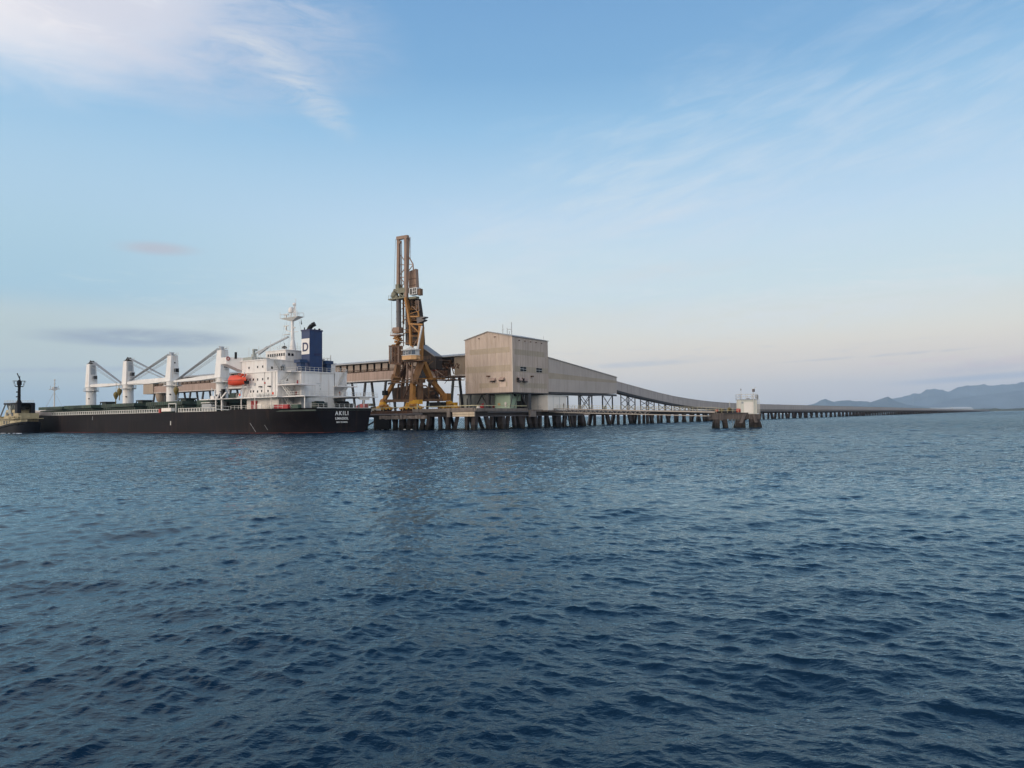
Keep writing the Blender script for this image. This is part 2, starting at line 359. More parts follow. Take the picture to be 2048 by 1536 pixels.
# ================================================================== water
def build_water():
    rng = np.random.RandomState(11)
    f0, f1 = rad(-52), rad(52)
    th = np.concatenate([np.linspace(f0, f1, 900, endpoint=False), np.linspace(f1, 2 * math.pi + f0, 120, endpoint=False)])
    rr = [0.6, 1.5, 2.5, 3.5, 4.4]; q = 4.4
    while q < 24: q *= 1.0030; rr.append(q)
    while q < 950: q *= 1.0038; rr.append(q)
    while q < 38000: q *= 1.045; rr.append(q)
    rr = np.array(rr); nr, nt = len(rr), len(th)
    dr = np.gradient(rr)
    Rg, Tg = np.meshgrid(rr, th, indexing='ij'); Dg = np.repeat(dr[:, None], nt, 1)
    dth = np.gradient(np.concatenate([th, [th[0] + 2 * math.pi]]))[:-1]
    Dg = np.maximum(Dg, Rg * dth[None, :] * 0.8)
    x0 = Rg * np.sin(Tg); y0 = Rg * np.cos(Tg)
    x = x0.copy(); y = y0.copy(); z = np.zeros_like(x)
    n = 180
    lam = np.exp(np.linspace(math.log(0.075), math.log(11.0), n)) * np.exp(rng.uniform(-.02, .02, n))
    for L in lam:
        main = 84 if L > 1.2 else 84 + rng.choice([-18, 10])
        spread = 30 if L > 3 else (40 if L > 0.9 else 50)
        d = rad(main + rng.normal(0, spread)); kx, ky = math.cos(d), math.sin(d); k = 2 * math.pi / L
        steep = 0.042 * min(1.0, (0.45 / L)) ** 0.58 * (1 if L > .12 else .8)
        a = steep / k * rng.uniform(0.6, 1.4)
        fade = np.clip((L / Dg - 2.0) / 1.6, 0, 1)
        grp = 0.62 + 0.5 * np.sin(x0 * 0.11 * math.cos(d + 1.1) + y0 * 0.07 + rng.uniform(0, 6.28)) * np.cos(y0 * 0.05 - x0 * 0.03 + rng.uniform(0, 6.28))
        ph = k * (x0 * kx + y0 * ky) + rng.uniform(0, 6.28)
        boost = 1.0 + (1.5 * np.clip((Rg - 35) / 220.0, 0, 1) ** 0.8 if L > 1.2 else 0.6 * np.clip((Rg - 15) / 80.0, 0, 1))
        A = a * fade * grp * boost
        z += A * np.sin(ph); c = A * np.cos(ph) * 1.2
        x += c * kx; y += c * ky
    me = bpy.data.meshes.new('water')
    co = np.stack([x, y, z], -1).reshape(-1, 3)
    i = np.arange(nr - 1)[:, None]; j = np.arange(nt)[None, :]; j2 = (j + 1) % nt
    quads = np.stack([i * nt + j, i * nt + j2, (i + 1) * nt + j2, (i + 1) * nt + j], -1).reshape(-1, 4)
    cap = np.arange(nt)
    nq = len(quads)
    me.vertices.add(len(co)); me.vertices.foreach_set('co', co.ravel())
    me.loops.add(nq * 4 + nt); me.loops.foreach_set('vertex_index', np.concatenate([quads.ravel(), cap]))
    me.polygons.add(nq + 1)
    me.polygons.foreach_set('loop_start', np.concatenate([np.arange(nq) * 4, [nq * 4]]))
    me.polygons.foreach_set('loop_total', np.concatenate([np.full(nq, 4), [nt]]))
    me.polygons.foreach_set('use_smooth', np.ones(nq + 1, bool))
    me.update(); me.validate()

    o = bpy.data.objects.new('water', me); C.objects.link(o); o['kind'] = 'structure'
    m = bpy.data.materials.new('sea_water'); m.use_nodes = True; t = m.node_tree; N.tree = t
    t.nodes.remove(t.nodes['Principled BSDF']); mo = [q for q in t.nodes if q.type == 'OUTPUT_MATERIAL'][0]
    g = t.nodes.new('ShaderNodeNewGeometry')
    s = t.nodes.new('ShaderNodeSeparateXYZ'); t.links.new(g.outputs['Position'], s.inputs[0]); px, py = N(s.outputs[0]), N(s.outputs[1])
    dist = N.m('SQRT', px * px + py * py)
    turb = smooth(noise(xyz(px * 0.05, py * 0.09, 0.0), 1.0, 4, 0.6), 0.35, 0.7)
    body = t.nodes.new('ShaderNodeBsdfDiffuse'); gl = t.nodes.new('ShaderNodeBsdfGlossy'); fr = t.nodes.new('ShaderNodeFresnel'); mx = t.nodes.new('ShaderNodeMixShader')
    t.links.new(mixc(turb, (0.0026, 0.0120, 0.0260), (0.0052, 0.0190, 0.0370)), body.inputs['Color'])
    fr.inputs['IOR'].default_value = 1.333; gl.inputs['Color'].default_value = (0.76, 0.93, 1.0, 1)
    far = smooth(dist, 20.0, 400.0)
    t.links.new((far * 0.12 + 0.018).s, gl.inputs['Roughness'])
    h0 = noise(xyz(px * 0.8, py * 1.4, 2.0), 9.0, 3, 0.6)
    h1 = noise(xyz(px * 0.8, py * 1.5, 0.0), 2.6, 3, 0.55)
    h2 = noise(xyz(px * 0.8, py * 1.5, 4.0), 0.55, 4, 0.6)
    h3 = noise(xyz(px * 0.7, py * 1.5, 9.0), 0.12, 4, 0.6)
    hh = h0 * (smooth(dist, 50.0, 12.0) * 0.018) + h1 * (smooth(dist, 14.0, 60.0) * 0.13 + 0.006) + h2 * (smooth(dist, 45.0, 200.0) * 0.60) + h3 * (smooth(dist, 300.0, 1100.0) * 3.4)
    bp = t.nodes.new('ShaderNodeBump'); bp.inputs['Distance'].default_value = 1.0; bp.inputs['Strength'].default_value = 1.0
    t.links.new(hh.s, bp.inputs['Height'])
    for q in (body, gl, fr): t.links.new(bp.outputs[0], q.inputs['Normal'])
    t.links.new(fr.outputs[0], mx.inputs[0]); t.links.new(body.outputs[0], mx.inputs[1]); t.links.new(gl.outputs[0], mx.inputs[2]); t.links.new(mx.outputs[0], mo.inputs[0])
    me.materials.append(m)
build_water()

# ================================================================== hills, coast
def fbm(x, y, seed=0):
    r = np.random.RandomState(seed); z = 0 * x; a = 1.0; f = 1.0
    for _ in range(7):
        t = r.uniform(0, 6.28, 4); d = r.uniform(0, 3.14)
        z = z + a * np.sin(f * (x * math.cos(d) + y * math.sin(d)) + t[0] + 1.3 * np.sin(f * .7 * y + t[1])) * np.cos(f * (y * math.cos(d) - x * math.sin(d)) * .9 + t[2])
        a *= .55; f *= 1.9
    return z
def hills(prof, ydist, depth, seed, nx=260, ny=26):
    k0 = ydist / 15000.0                     # profiles are given as seen at 15 km
    xs = np.array([p[0] for p in prof]) * k0; hs = np.array([p[1] for p in prof]) * k0
    gx = np.linspace(xs[0], xs[-1], nx); gy = np.linspace(-1, 1, ny)
    Xg, Yg = np.meshgrid(gx, gy, indexing='ij')
    H = np.interp(gx, xs, hs); Hs = np.repeat(H[:, None], ny, 1)
    fall = np.clip(1 - np.abs(Yg) ** 1.3, 0, 1)
    nz = fbm(Xg / 380.0, Yg * depth / 380.0, seed)
    Zg = Hs * fall * (1 + 0.10 * nz * (np.abs(Yg) > 0.05)) + 10 * nz * fall
    Zg = np.where(np.abs(Yg) > 0.98, -5, Zg)
    y = ydist + Yg * depth; k = y / ydist
    mb = MB(); mb.v = [tuple(v) for v in np.stack([Xg * k, y, Zg], -1).reshape(-1, 3)]
    for i in range(nx - 1):
        for j in range(ny - 1): mb.f.append((i * ny + j, (i + 1) * ny + j, (i + 1) * ny + j + 1, i * ny + j + 1))
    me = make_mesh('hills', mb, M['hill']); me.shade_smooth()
    o = bpy.data.objects.new('hills', me); C.objects.link(o); o['kind'] = 'structure'
hills([(5700, 40), (5900, 90), (6103, 168), (6250, 200), (6352, 230), (6476, 264), (6540, 240), (6600, 219), (6662, 207), (6786, 237), (6900, 240), (6993, 251), (7120, 238), (7200, 244), (7386, 212), (7700, 150), (8200, 60)], 15000, 1300, 3)
hills([(6700, 0), (7000, 90), (7200, 160), (7386, 214), (7500, 250), (7614, 284), (7700, 312), (7779, 337), (7830, 308), (7872, 280), (7950, 238), (8150, 170), (8500, 120), (9000, 80), (9500, 0)], 13500, 1000, 5)
hills([(7300, 120), (7600, 230), (7850, 285), (7976, 306), (8060, 312), (8131, 336), (8220, 350), (8297, 384), (8380, 362), (8441, 352), (8510, 385), (8597, 442), (8680, 448), (8752, 463), (8830, 450), (8907, 458), (8980, 425), (9041, 415), (9130, 462), (9217, 506), (9320, 515), (9424, 536), (9540, 516), (9631, 511), (9780, 530), (9941, 526), (10200, 548), (10593, 552), (11200, 590), (12000, 640), (13500, 620), (15000, 500), (17500, 300)], 19500, 2400, 8, 420)
hills([(8200, 60), (8800, 170), (9300, 280), (9800, 350), (10400, 420), (11200, 440), (12500, 520), (14000, 400), (17000, 200), (19500, 50)], 17000, 1500, 12, 320)
# low coast with scrub beyond the end of the jetty
mb = MB(); r_ = random.Random(5)
x = 2700.0
pts = []
while x < 6800: pts.append((x, r_.uniform(0, 1))); x += r_.uniform(18, 42)
vs = []
for i, (x, q) in enumerate(pts):
    e = min(1, (x - 2700) / 500.0)
    vs += [(x, 5350 + q * 20, -1), (x, 5352 + q * 20, 1.5), (x, 5380, (10 + q * 12) * e + 1), (x, 5500, (12 + 9 * r_.random()) * e + 1), (x, 5900, 4)]
mb.v = vs
for i in range(len(pts) - 1):
    for j in range(4): mb.f.append((i * 5 + j, (i + 1) * 5 + j, (i + 1) * 5 + j + 1, i * 5 + j + 1))
me = make_mesh('coast_land', mb, M['coast']); o = bpy.data.objects.new('coast_land', me); C.objects.link(o); o['kind'] = 'structure'
class WF:   # world-aligned frame
    pass
WORLD = Frame(0, 0, 1, 0); WORLD.w = (0, -1)
def far_shed(a0, a1, y0, y1, h, ridge, label, z0=2):
    t = thing('storage_shed', label, 'shed', WORLD, (a0 + a1) / 2, -(y0 + y1) / 2, z0, 'pale storage sheds on the far shore')
    part('wall', MB().box(a0, a1, -y1, -y0, z0, z0 + h), M['shedroof'], t)
    ym = (y0 + y1) / 2
    mb = MB().prism([(-y0 + 3, z0 + h + .1), (-ym, z0 + ridge), (-y1 - 3, z0 + h + .1)], 'a', a0 - 2, a1 + 2)
    part('roof', mb, M['shedroof'], t)
far_shed(3090, 3232, 5330, 5400, 16, 30, 'long low pale storage shed on the far shore, the one nearer the jetty')
far_shed(3242, 3385, 5330, 5400, 20, 33, 'long taller pale storage shed on the far shore, nearer the right edge')

# ================================================================== bulk carrier
ship = thing('bulk_carrier', 'black hulled bulk carrier with white deck cranes and blue funnel lying at the wharf', 'ship', PORT, 40.0, 14.0)
CB = 14.0
def hb(a, lev):      # half breadth; lev 0 = below water .. 1 = deck
    if a < -20:
        t = (-20 - a) / 19.0
        deck = 14 - 4.4 * max(0, t) ** 2.4; wl = 14 - 7.5 * max(0, (t * 1.0)) ** 1.5
    elif a > 108:
        t = min(1, max(0, a - 119) / 31.5); deck = 14 * math.sqrt(max(0, 1 - t ** 2.3)) + 0.15
        t2 = min(1, (a - 108) / 39.0); wl = 14 * max(0, 1 - t2 ** 1.9) + 0.05
    else: return 14.0
    return wl + (deck - wl) * lev
def ztop(a):
    if a < -9: return 6.35
    if a < 100: return 6.0
    return 6.0 + 2.6 * ((a - 100) / 50.0) ** 1.5
sta = [-39, -38.2, -37, -35, -32, -28, -24, -20, -9.1, -9, 0, 20, 40, 60, 80, 98, 104, 108, 112, 116, 120, 124, 128, 132, 136, 140, 143, 146, 148, 149.5, 150]
levs = [(-2.0, 0.0), (0.20, 0.12), (0.9, 0.2), (2.2, 0.42), (3.8, 0.68), (5.0, 0.87), (None, 1.0)]
hull, boot = MB(), MB()
def hull_strip(mb, l0, l1):
    rows = []
    for (z, l) in levs[l0:l1 + 1]:
        loop = []
        for a in sta: loop.append((a, CB - hb(a, l) * (0.985 if a == -39 else 1), ztop(a) if z is None else z))
        for a in reversed(sta): loop.append((a, CB + hb(a, l) * (0.985 if a == -39 else 1), ztop(a) if z is None else z))
        rows.append(loop)
    n = len(rows[0]); k = len(mb.v)
    for rw in rows: mb.v += rw
    for i in range(len(rows) - 1):
        for j in range(n):
            j2 = (j + 1) % n; mb.f.append((k + i * n + j, k + i * n + j2, k + (i + 1) * n + j2, k + (i + 1) * n + j))
hull_strip(hull, 1, 6); hull_strip(boot, 0, 1)
h = part('hull', hull, M['hull'], ship, 35)
part('boot_topping', boot, M['boot'], h, 35)
# white draught marks and small marks on the side
part('side_mark', MB().box(20.1, 20.5, -0.06, 0.02, 2.3, 3.5), M['rail'], h)
part('side_mark', MB().box(68.6, 68.75, -0.05, 0.02, 4.2, 5.4), M['rope'], h)
part('scrape_line', MB().bar((-18.5, -0.10, 2.7), (-21.0, -0.10, 0.4), 0.06), M['rope'], h)  # thin pale bars standing for scrape lines on the hull side
part('scrape_line', MB().bar((-24.7, -0.10, 2.2), (-26.0, -0.08, 0.9), 0.04), M['rope'], h)
dk = MB(); k = 0
for s_ in (-1, 1): pass
pts = [(a, CB - hb(a, 1) + 0.12) for a in sta] + [(a, CB + hb(a, 1) - 0.12) for a in reversed(sta)]
dk.prism(pts, 'z', 5.55, 5.95); part('deck', dk, M['deckgreen'], ship)
# forecastle bulwark
M['bulwark'] = mat('bulwark_grey', (0.32, 0.29, 0.29), 0.6, 0.1, 0.8)
for s_ in (-1, 1):
    bw = MB(); prev = None
    for a in [100, 104, 108, 112, 116, 120, 124, 128, 132, 136, 140, 143, 146, 148, 149.5, 150]:
        p = (a, CB + s_ * hb(a, 1), ztop(a)); q = (a, p[1], p[2] + 1.3)
        if prev: bw.add([prev[0], p, q, prev[1], (prev[0][0], prev[0][1] - s_ * .12, prev[0][2]), (a, p[1] - s_ * .12, p[2]), (a, q[1] - s_ * .12, q[2]), (prev[1][0], prev[1][1] - s_ * .12, prev[1][2])],
                        [(0, 1, 2, 3), (4, 5, 6, 7), (3, 2, 6, 7), (0, 1, 5, 4)])
        prev = (p, q)
    part('bow_bulwark', bw, M['bulwark'], ship)
part('forecastle', MB().box(127, 138, 9, 19, 6, 8.4), M['white'], ship)
# side rails: posts and two thick rails, both sides
for bb in (0.15, CB * 2 - 0.15):
    r = MB()
    for (a0, a1) in (((-2.6, 16.4), (27.2, 100.0)) if bb < 5 else ((-5, 100),)):
        k = round((a1 - a0) / 1.4)
        for i in range(k + 1):
            a = a0 + (a1 - a0) * i / k; r.box(a - .16, a + .16, bb - .05, bb + .05, 6.0, 7.1)
        for z in (6.05, 6.98): r.box(a0, a1, bb - .06, bb + .06, z, z + 0.17)
        r.box(a0, a1, bb - .03, bb + .03, 6.5, 6.57)
    part('deck_rail', r, M['rail'], ship)
# pilot gate and box on the rail gap
part('pilot_gate', MB().box(26.4, 27.1, 0.0, 0.6, 6.0, 7.1), M['red_soft'], ship)
part('ladder_box', MB().box(20.4, 25.6, 0.05, 1.3, 6.35, 7.35), M['cream'], ship)
part('rail_arch', MB().path([(22.0, .3, 7.3), (22.0, .3, 8.6), (18.0, .3, 8.6), (18.0, .3, 6.0)], .22), M['rail'], ship)
# hatches
hat = [(2.6, 12.0), (20.2, 40.6), (48.6, 69.6), (77.6, 97.6), (105.4, 124.6)]
for (a0, a1) in hat:
    ins = 0 if a0 < 100 else 2.2
    b0, b1 = 4.0 + ins, 24.0 - ins
    c = part('hatch_coaming', MB().box(a0, a1, b0, b1, 5.95, 8.1), M['green'], ship)
    st = MB(); k = round((a1 - a0) / 1.3)
    for i in range(k + 1):
        a = a0 + (a1 - a0) * i / k; st.prism([(b0 - .55, 5.96), (b0 + .01, 5.96), (b0 + .01, 8.0), (b0 - .18, 8.0)], 'a', a - .06, a + .06)
    part('coaming_stays', st, M['green_lt'], c)
    n = 3 if a1 - a0 > 14 else 2
    for i in range(n):
        p0, p1 = a0 - .3 + (a1 - a0 + .6) * i / n + .06, a0 - .3 + (a1 - a0 + .6) * (i + 1) / n - .06
        mb = MB().box(p0, p1, b0 - .7, b1 + .7, 8.35, 9.42)
        for e in range(1, 6): mb.box(p0 + (p1 - p0) * e / 6 - .05, p0 + (p1 - p0) * e / 6 + .05, b0 - .78, b0 - .7, 8.4, 9.3)
        part('hatch_cover', mb, M['green_lt'] if (i + int(a0)) % 2 else M['green'], ship)
# green and black hatch-side machinery houses with splayed posts
for a in (87.0, 61.4, 34.8):
    g = part('deck_house', MB().box(a - 1.5, a + 1.5, 12, 15, 9.43, 10.4), M['green'], ship)
    mb = MB().box(a - 2.1, a + 2.1, 11.6, 15.4, 10.4, 10.75)
    for s_ in (-1, 1): mb.bar((a + s_ * 1.7, 11.8, 10.4), (a + s_ * 2.7, 11.8, 9.45), .25).bar((a + s_ * 1.7, 15, 10.4), (a + s_ * 2.7, 15, 9.45), .25)
    part('house_roof', mb, M['black'], g)
# deck houses between hatches, low walls
for a in (16.0, 44.6, 73.6, 101.4):
    part('mast_house', MB().box(a - 2.6, a + 2.6, 7, 21, 5.96, 8.6), M['green'], ship)

def crane(a, jib_dir, tip, zt, tip_z, cab=True, ped_top=15.2, hooks=()):
    """pedestal crane: jib_dir +1 towards the bow"""
    b = CB; d = jib_dir
    ped = MB().cyl((a, b, 8.6), (a, b, ped_top), 1.75, 1.7, 24)
    root = part('deck_crane', ped, M['crane_white'], ship, 40)
    mb = MB().lathe((a, b, ped_top - .25), [(2.5, 0), (2.6, .22), (2.5, .3), (1.8, .3), (1.8, 1.5), (2.0, 1.5), (2.0, 1.65)], 24)
    part('slewing_ring', mb, M['crane_white'], root, 35)
    mb = MB()
    ring = [(a + 2.5 * math.cos(t * math.pi / 5), b + 2.5 * math.sin(t * math.pi / 5), ped_top + .05) for t in range(11)]
    mb.rail(ring, 1.0, 1.5, 2, .06); mb.box(a - 4.4, a - 2.4, b - 1, b + .3, ped_top - .1, ped_top + .05); mb.bar((a - 4.3, b - .9, ped_top - .1), (a - 2.0, b - .5, ped_top - 1.4), .12)
    mb.box(a + 2.4, a + 4.2, b - 1, b + .2, ped_top - .1, ped_top + .05)
    part('platform', mb, M['rail'], root)
    z0 = ped_top + 1.4
    tw = MB(); w0, w1 = 1.6, 1.15
    lean = -0.25 * d
    vs = [(a + i * w0, b + j * w0, z0) for i, j in ((-1, -1), (1, -1), (1, 1), (-1, 1))] + [(a + lean + i * w1, b + j * w1, zt) for i, j in ((-1, -1), (1, -1), (1, 1), (-1, 1))]
    tw.add(vs, [(3, 2, 1, 0), (4, 5, 6, 7), (0, 1, 5, 4), (1, 2, 6, 5), (2, 3, 7, 6), (3, 0, 4, 7)])
    t = part('crane_tower', tw, M['crane_white'], root)
    top = MB().box(a - 1.1, a + 1.1, b - 1.2, b + 1.2, zt, zt + .15).cyl((a + .4 * d, b - .5, zt + .7), (a + .4 * d, b + .5, zt + .7), .55, n=14)
    top.bar((a - .9 * d, b - .6, zt), (a + .6 * d, b - .6, zt + 1.25), .3).bar((a + .9 * d, b + .6, zt), (a + .2 * d, b + .6, zt + 1.2), .3).bar((a - d, b, zt + .3), (a - 2.4 * d, b, zt + .5), .22)
    part('sheave_head', top, M['rope'] if d > 0 else M['black'], root)
    part('top_rail', MB().rail([(a - 1, b - 1, zt + .1), (a - 1, b + 1, zt + .1), (a - 2, b + 1, zt + .1)], 1.0, 1.0, 2, .05), M['rail'], root)
    # recessed winch face and cab on the aft side
    cb = MB().box(a - w0 - .55, a - w0 + .15, b - .2, b + 1.15, z0 + 2.6, z0 + 4.3)
    part('crane_cab', cb, M['cabwhite'], root)
    part('cab_window', MB().box(a - w0 - .62, a - w0 - .552, b - .1, b + 1.05, z0 + 2.9, z0 + 4.1).box(a - w0 - .5, a - w0 - .0, b - .26, b - .203, z0 + 2.9, z0 + 4.0), M['glass'], root)
    if d < 0:
        part('winch_recess', MB().box(a - w0 * .8 - .12, a - w0 * .8 - .02, b - .75, b + .75, z0 + 4.6, zt - .5), M['rope'], root)
    else:
        part('inspection_hatch', MB().box(a - 1.52, a - 1.40, b - .2, b + .3, zt - 2.5, zt - 2.1), M['glass'], root)
    # ports and door in the pedestal
    part('porthole', MB().cyl((a - 1.2, b - 1.25, 12.2), (a - 1.32, b - 1.38, 12.2), .25, n=10), M['glass'], root)
    # jib: two tapering box booms joined by cross pieces
    j = MB(); zj = z0 + .35; p0 = a + 1.5 * d
    for s_ in (-.95, .95):
        vs = []
        for (aa, hh, ww, zz) in ((p0, .45, .3, zj), (p0 + (tip - p0) * .35, .62, .33, zj + (tip_z - zj) * .35), (tip, .28, .22, tip_z)):
            sb = s_ * (1 - .45 * (aa - p0) / (tip - p0))
            vs += [(aa, b + sb - ww, zz - hh), (aa, b + sb + ww, zz - hh), (aa, b + sb + ww, zz + hh), (aa, b + sb - ww, zz + hh)]
        k = []
        for q in (0, 4): k += [(q, q + 1, q + 5, q + 4), (q + 1, q + 2, q + 6, q + 5), (q + 2, q + 3, q + 7, q + 6), (q + 3, q, q + 4, q + 7)]
        j.add(vs, k + [(0, 1, 2, 3), (8, 9, 10, 11)])
    for e in range(1, 7):
        aa = p0 + (tip - p0) * e / 6.2; zz = zj + (tip_z - zj) * e / 6.2; j.bar((aa, b - .8, zz), (aa, b + .8, zz), .3)
    part('jib', j, M['crane_white'], root)
    # luffing ropes
    for name, dz, dx in (('luffing_ropes', .75, .3), ('hoist_ropes', -.2, -.2)):
        w = MB(); n = 7 if dz > 0 else 4
        for e in range(n):
            bb = b - .75 + 1.5 * e / (n - 1)
            w.bar((a + (1.0 + dx) * d, bb, zt + dz - (0 if dz > 0 else .6)), (tip - (.3 if dz > 0 else 3.5) * d, bb * .6 + b * .4, tip_z + .25), .085 if dz > 0 else .06)
        w.bar((a + 5 * d, b - .55, zt + dz - (zt - tip_z) * 4 / abs(tip - a)), (a + 5 * d, b + .55, zt + dz - (zt - tip_z) * 4 / abs(tip - a)), .08)
        part(name, w, M['rope'], root)
    part('jib_rest', MB().bar((tip - d * 1.5, b - .7, tip_z - .3), (tip - d * 1.5, b - .7, tip_z - 1.3), .2).bar((tip - d * 1.5, b + .7, tip_z - .3), (tip - d * 1.5, b + .7, tip_z - 1.3), .2).box(tip - d * 1.5 - 1.2, tip - d * 1.5 + 1.2, b - .9, b + .9, tip_z - 1.5, tip_z - 1.3), M['rail'], root)
    for (ha, hz) in hooks:
        hk = MB().lathe((ha, b - 1.4, hz), [(.05, -4.4), (.18, -4.2), (.14, -2.9), (.3, -2.6), (.75, -1.6), (.85, -1.0), (.6, -.35), (.1, 0)], 14)
        hk.bar((ha, b - 1.4, hz), (ha, b - 1.2, tip_z), .06)
        part('hook_block', hk, M['hookyel'], root, 40)
crane(16.5, 1, 42.8, 24.9, 16.4, hooks=())
crane(44.9, 1, 76.4, 24.9, 16.6, hooks=((39.9, 14.6),))
crane(73.6, -1, 47.5, 24.8, 17.6, hooks=((79.5, 14.2), (76.9, 15.4)))
crane(101.2, -1, 77.6, 25.2, 16.8)

# foremast
fm = part('foremast', MB().cyl((132.3, CB, 7), (132.3, CB, 20.2), .28, .16, 10), M['rail'], ship, 40)
part('mast_crosstree', MB().box(128.6, 136.6, 13.6, 14.4, 16.7, 16.95).bar((129, 14, 16.9), (129, 14, 18.1), .12).bar((136, 14, 16.9), (136, 14, 18.3), .12).box(131.2, 133.4, 13.4, 14.6, 16.95, 17.7)
     .bar((132.3, 14, 16.2), (129.5, 14, 16.8), .15).bar((132.3, 14, 16.2), (135.1, 14, 16.8), .15), M['rope'], fm)
for z_ in (20.2, 18.7): part('mast_light', MB().lathe((132.3, CB, z_), [(.1, 0), (.3, .1), (.3, .5), (.1, .6)], 10), M['rail'], fm)
part('mast_stay', MB().bar((132.3, CB, 15.6), (127.5, CB + 2, 8), .05).bar((132.3, CB, 15.6), (136.0, CB - 2, 8.4), .05).bar((132.3, CB, 16), (132.3, 10, 8), .05), M['rope'], fm)
# ---------------------------------------------------------------- superstructure
A_F = -11.0
sup = part('superstructure', MB().box(-26.5, A_F, 2.5, 25.5, 9.45, 15.95).box(-26.5, A_F - 1, 4.2, 23.8, 6.3, 9.2), M['white'], ship)
up_ = part('upper_house', MB().box(-21.9, A_F, 2.5, 25.5, 16.2, 19.25), M['white'], ship)
part('deck_edge', MB().box(-26.7, A_F + .2, 2.3, 25.7, 15.95, 16.2), M['white'], up_)
# long overhanging decks
d1 = part('boat_deck', MB().box(-29.6, -4.4, 0.0, 28.0, 9.2, 9.45).box(-38.4, -29.6, 1.6, 9.5, 9.2, 9.45).box(-38.4, -29.6, 18, 26.4, 9.2, 9.45).box(-38.4, -36, 9.5, 18, 9.2, 9.45), M['white'], ship)
# the aft part of the deck stops short of the casing
d2 = part('aft_balcony', MB().box(-33.2, -26.5, 2.3, 9.0, 12.3, 12.55).prism([(-33.2, 12.55), (-34.6, 12.3), (-33.2, 12.3)], 'b', 2.3, 9.0), M['white'], ship)
part('aft_balcony', MB().box(-30.8, -26.5, 18.4, 25.8, 12.3, 12.55), M['white'], ship)
part('balcony_rail', MB().rail([(-27, 2.4, 12.55), (-33.1, 2.4, 12.55), (-33.1, 7, 12.55)], 1.0, 1.4, 2, .07).rail([(-30.7, 19, 12.55), (-30.7, 25.7, 12.55)], 1.0, 1.4, 2, .07), M['rail'], d2)
cas = part('engine_casing', MB().box(-29.5, -22.0, 7.6, 18.5, 6.35, 15.9).box(-26.5, -22, 4.5, 23.8, 6.35, 9.2), M['white'], ship)
part('casing_deck', MB().box(-29.8, -22.0, 7.3, 18.8, 15.9, 16.15).box(-28.6, -26.8, 5.0, 7.3, 15.9, 16.15), M['white'], cas)
part('casing_rail', MB().rail([(-22.2, 7.4, 16.15), (-29.7, 7.4, 16.15), (-29.7, 18.7, 16.15), (-22.2, 18.7, 16.15)], 1.1, 1.5, 2, .08), M['rail'], cas)
part('stencil_marks', MB().box(-29.54, -29.5, 12.6, 13.9, 12.9, 13.02).box(-29.54, -29.5, 13.5, 13.8, 12.3, 12.5).box(-29.54, -29.5, 13.7, 13.9, 11.3, 11.8).box(-29.54, -29.5, 12.8, 15.6, 9.9, 9.98), M['rope'], cas)
for i, (a, z) in enumerate([(-28.1, 12.9), (-27.6, 10.0)]):
    part('fire_box', MB().box(a - .25, a + .25, 7.4, 7.6, z, z + .8), M['red'], cas)
part('door', MB().box(-26.2, -25.2, 7.52, 7.6, 9.5, 11.5), mat('door_buff', (0.5, 0.38, 0.28), 0.5), cas)
# walls under the boat deck (poop level)
part('poop_house', MB().box(-26.0, -12.2, 3.2, 24.8, 6.35, 9.2), M['cream'], ship)
# portholes
def porthole(a, z, par, b=2.5):
    part('window', MB().box(a - .24, a + .24, b - .05, b + .05, z - .3, z + .3), M['glass'], par)
for a, z in [(-14.2, 17.45), (-18.0, 17.5), (-20.2, 17.5)]: porthole(a, z, up_)
for a, z in [(-13.2, 14.2), (-14.7, 14.25), (-16.2, 14.25), (-18.0, 14.2), (-20.2, 14.2), (-22.5, 14.3), (-16.2, 11.1), (-18.0, 11.0), (-19.8, 11.1), (-22.5, 11.0), (-15.0, 11.1)]: porthole(a, z, sup)
for b, z in [(4.1, 17.2), (8.0, 17.3), (20.5, 17.3)]: part('window', MB().box(-21.96, -21.86, b - .3, b + .3, z - .35, z + .35), M['glass'], up_)
part('door', MB().box(-21.98, -21.88, 7.2, 8.2, 16.25, 18.2), M['rope'], up_)
for b, z in [(5.4, 13.9)]: part('window', MB().box(-26.56, -26.46, b - .28, b + .28, z - .3, z + .3), M['glass'], sup)
for a in (-19.5, -23.3): part('deck_lamp', MB().box(a - .5, a + .3, 1.9, 2.5, 12.05, 12.35), M['black'], sup)
# wheelhouse
part('awning_frame', MB().rail([(-33, 2.5, 16.2), (-26.8, 2.5, 16.2)], 1.0, 1.3, 2, .06), M['rail'], sup) if False else None
wh = part('wheelhouse', MB().box(-21.9, -13.2, 8.4, 19.6, 19.55, 22.15), M['white'], ship)
part('roof_edge', MB().box(-22.1, -13.0, 8.2, 19.8, 22.15, 22.32), M['white'], wh)
part('bridge_deck', MB().box(-22.1, A_F + .5, 2.3, 25.7, 19.25, 19.5), M['white'], wh)
for i in range(8):
    a = -14.4 - i * .98; part('window', MB().box(a - .3, a + .3, 8.34, 8.44, 20.65, 21.45), M['glass'], wh)
for b in (9.5, 10.6, 16.2, 17.6): part('window', MB().box(-21.96, -21.86, b - .35, b + .35, 20.7, 21.4), M['glass'], wh)
part('roof_rail', MB().rail([(-13.2, 8.4, 22.3), (-21.9, 8.4, 22.3), (-21.9, 19.5, 22.3)], 1.0, 1.6, 2, .05), M['rail'], wh)
part('wing_light', MB().box(-14.5, -13.6, 3.6, 4.6, 19.5, 21.2).cyl((-14, 4.1, 21.2), (-14, 4.1, 22.2), .35, n=10).box(-14.8, -14.2, 3.5, 4.7, 22.1, 22.6), M['hutgrey'], wh)
part('searchlight', MB().lathe((-18.6, 10.5, 22.9), [(.2, 0), (.75, .1), (.6, .5), (.2, .75)], 12).bar((-18.6, 10.5, 22.3), (-18.6, 10.5, 24.5), .08), M['black'], wh)
an = MB()
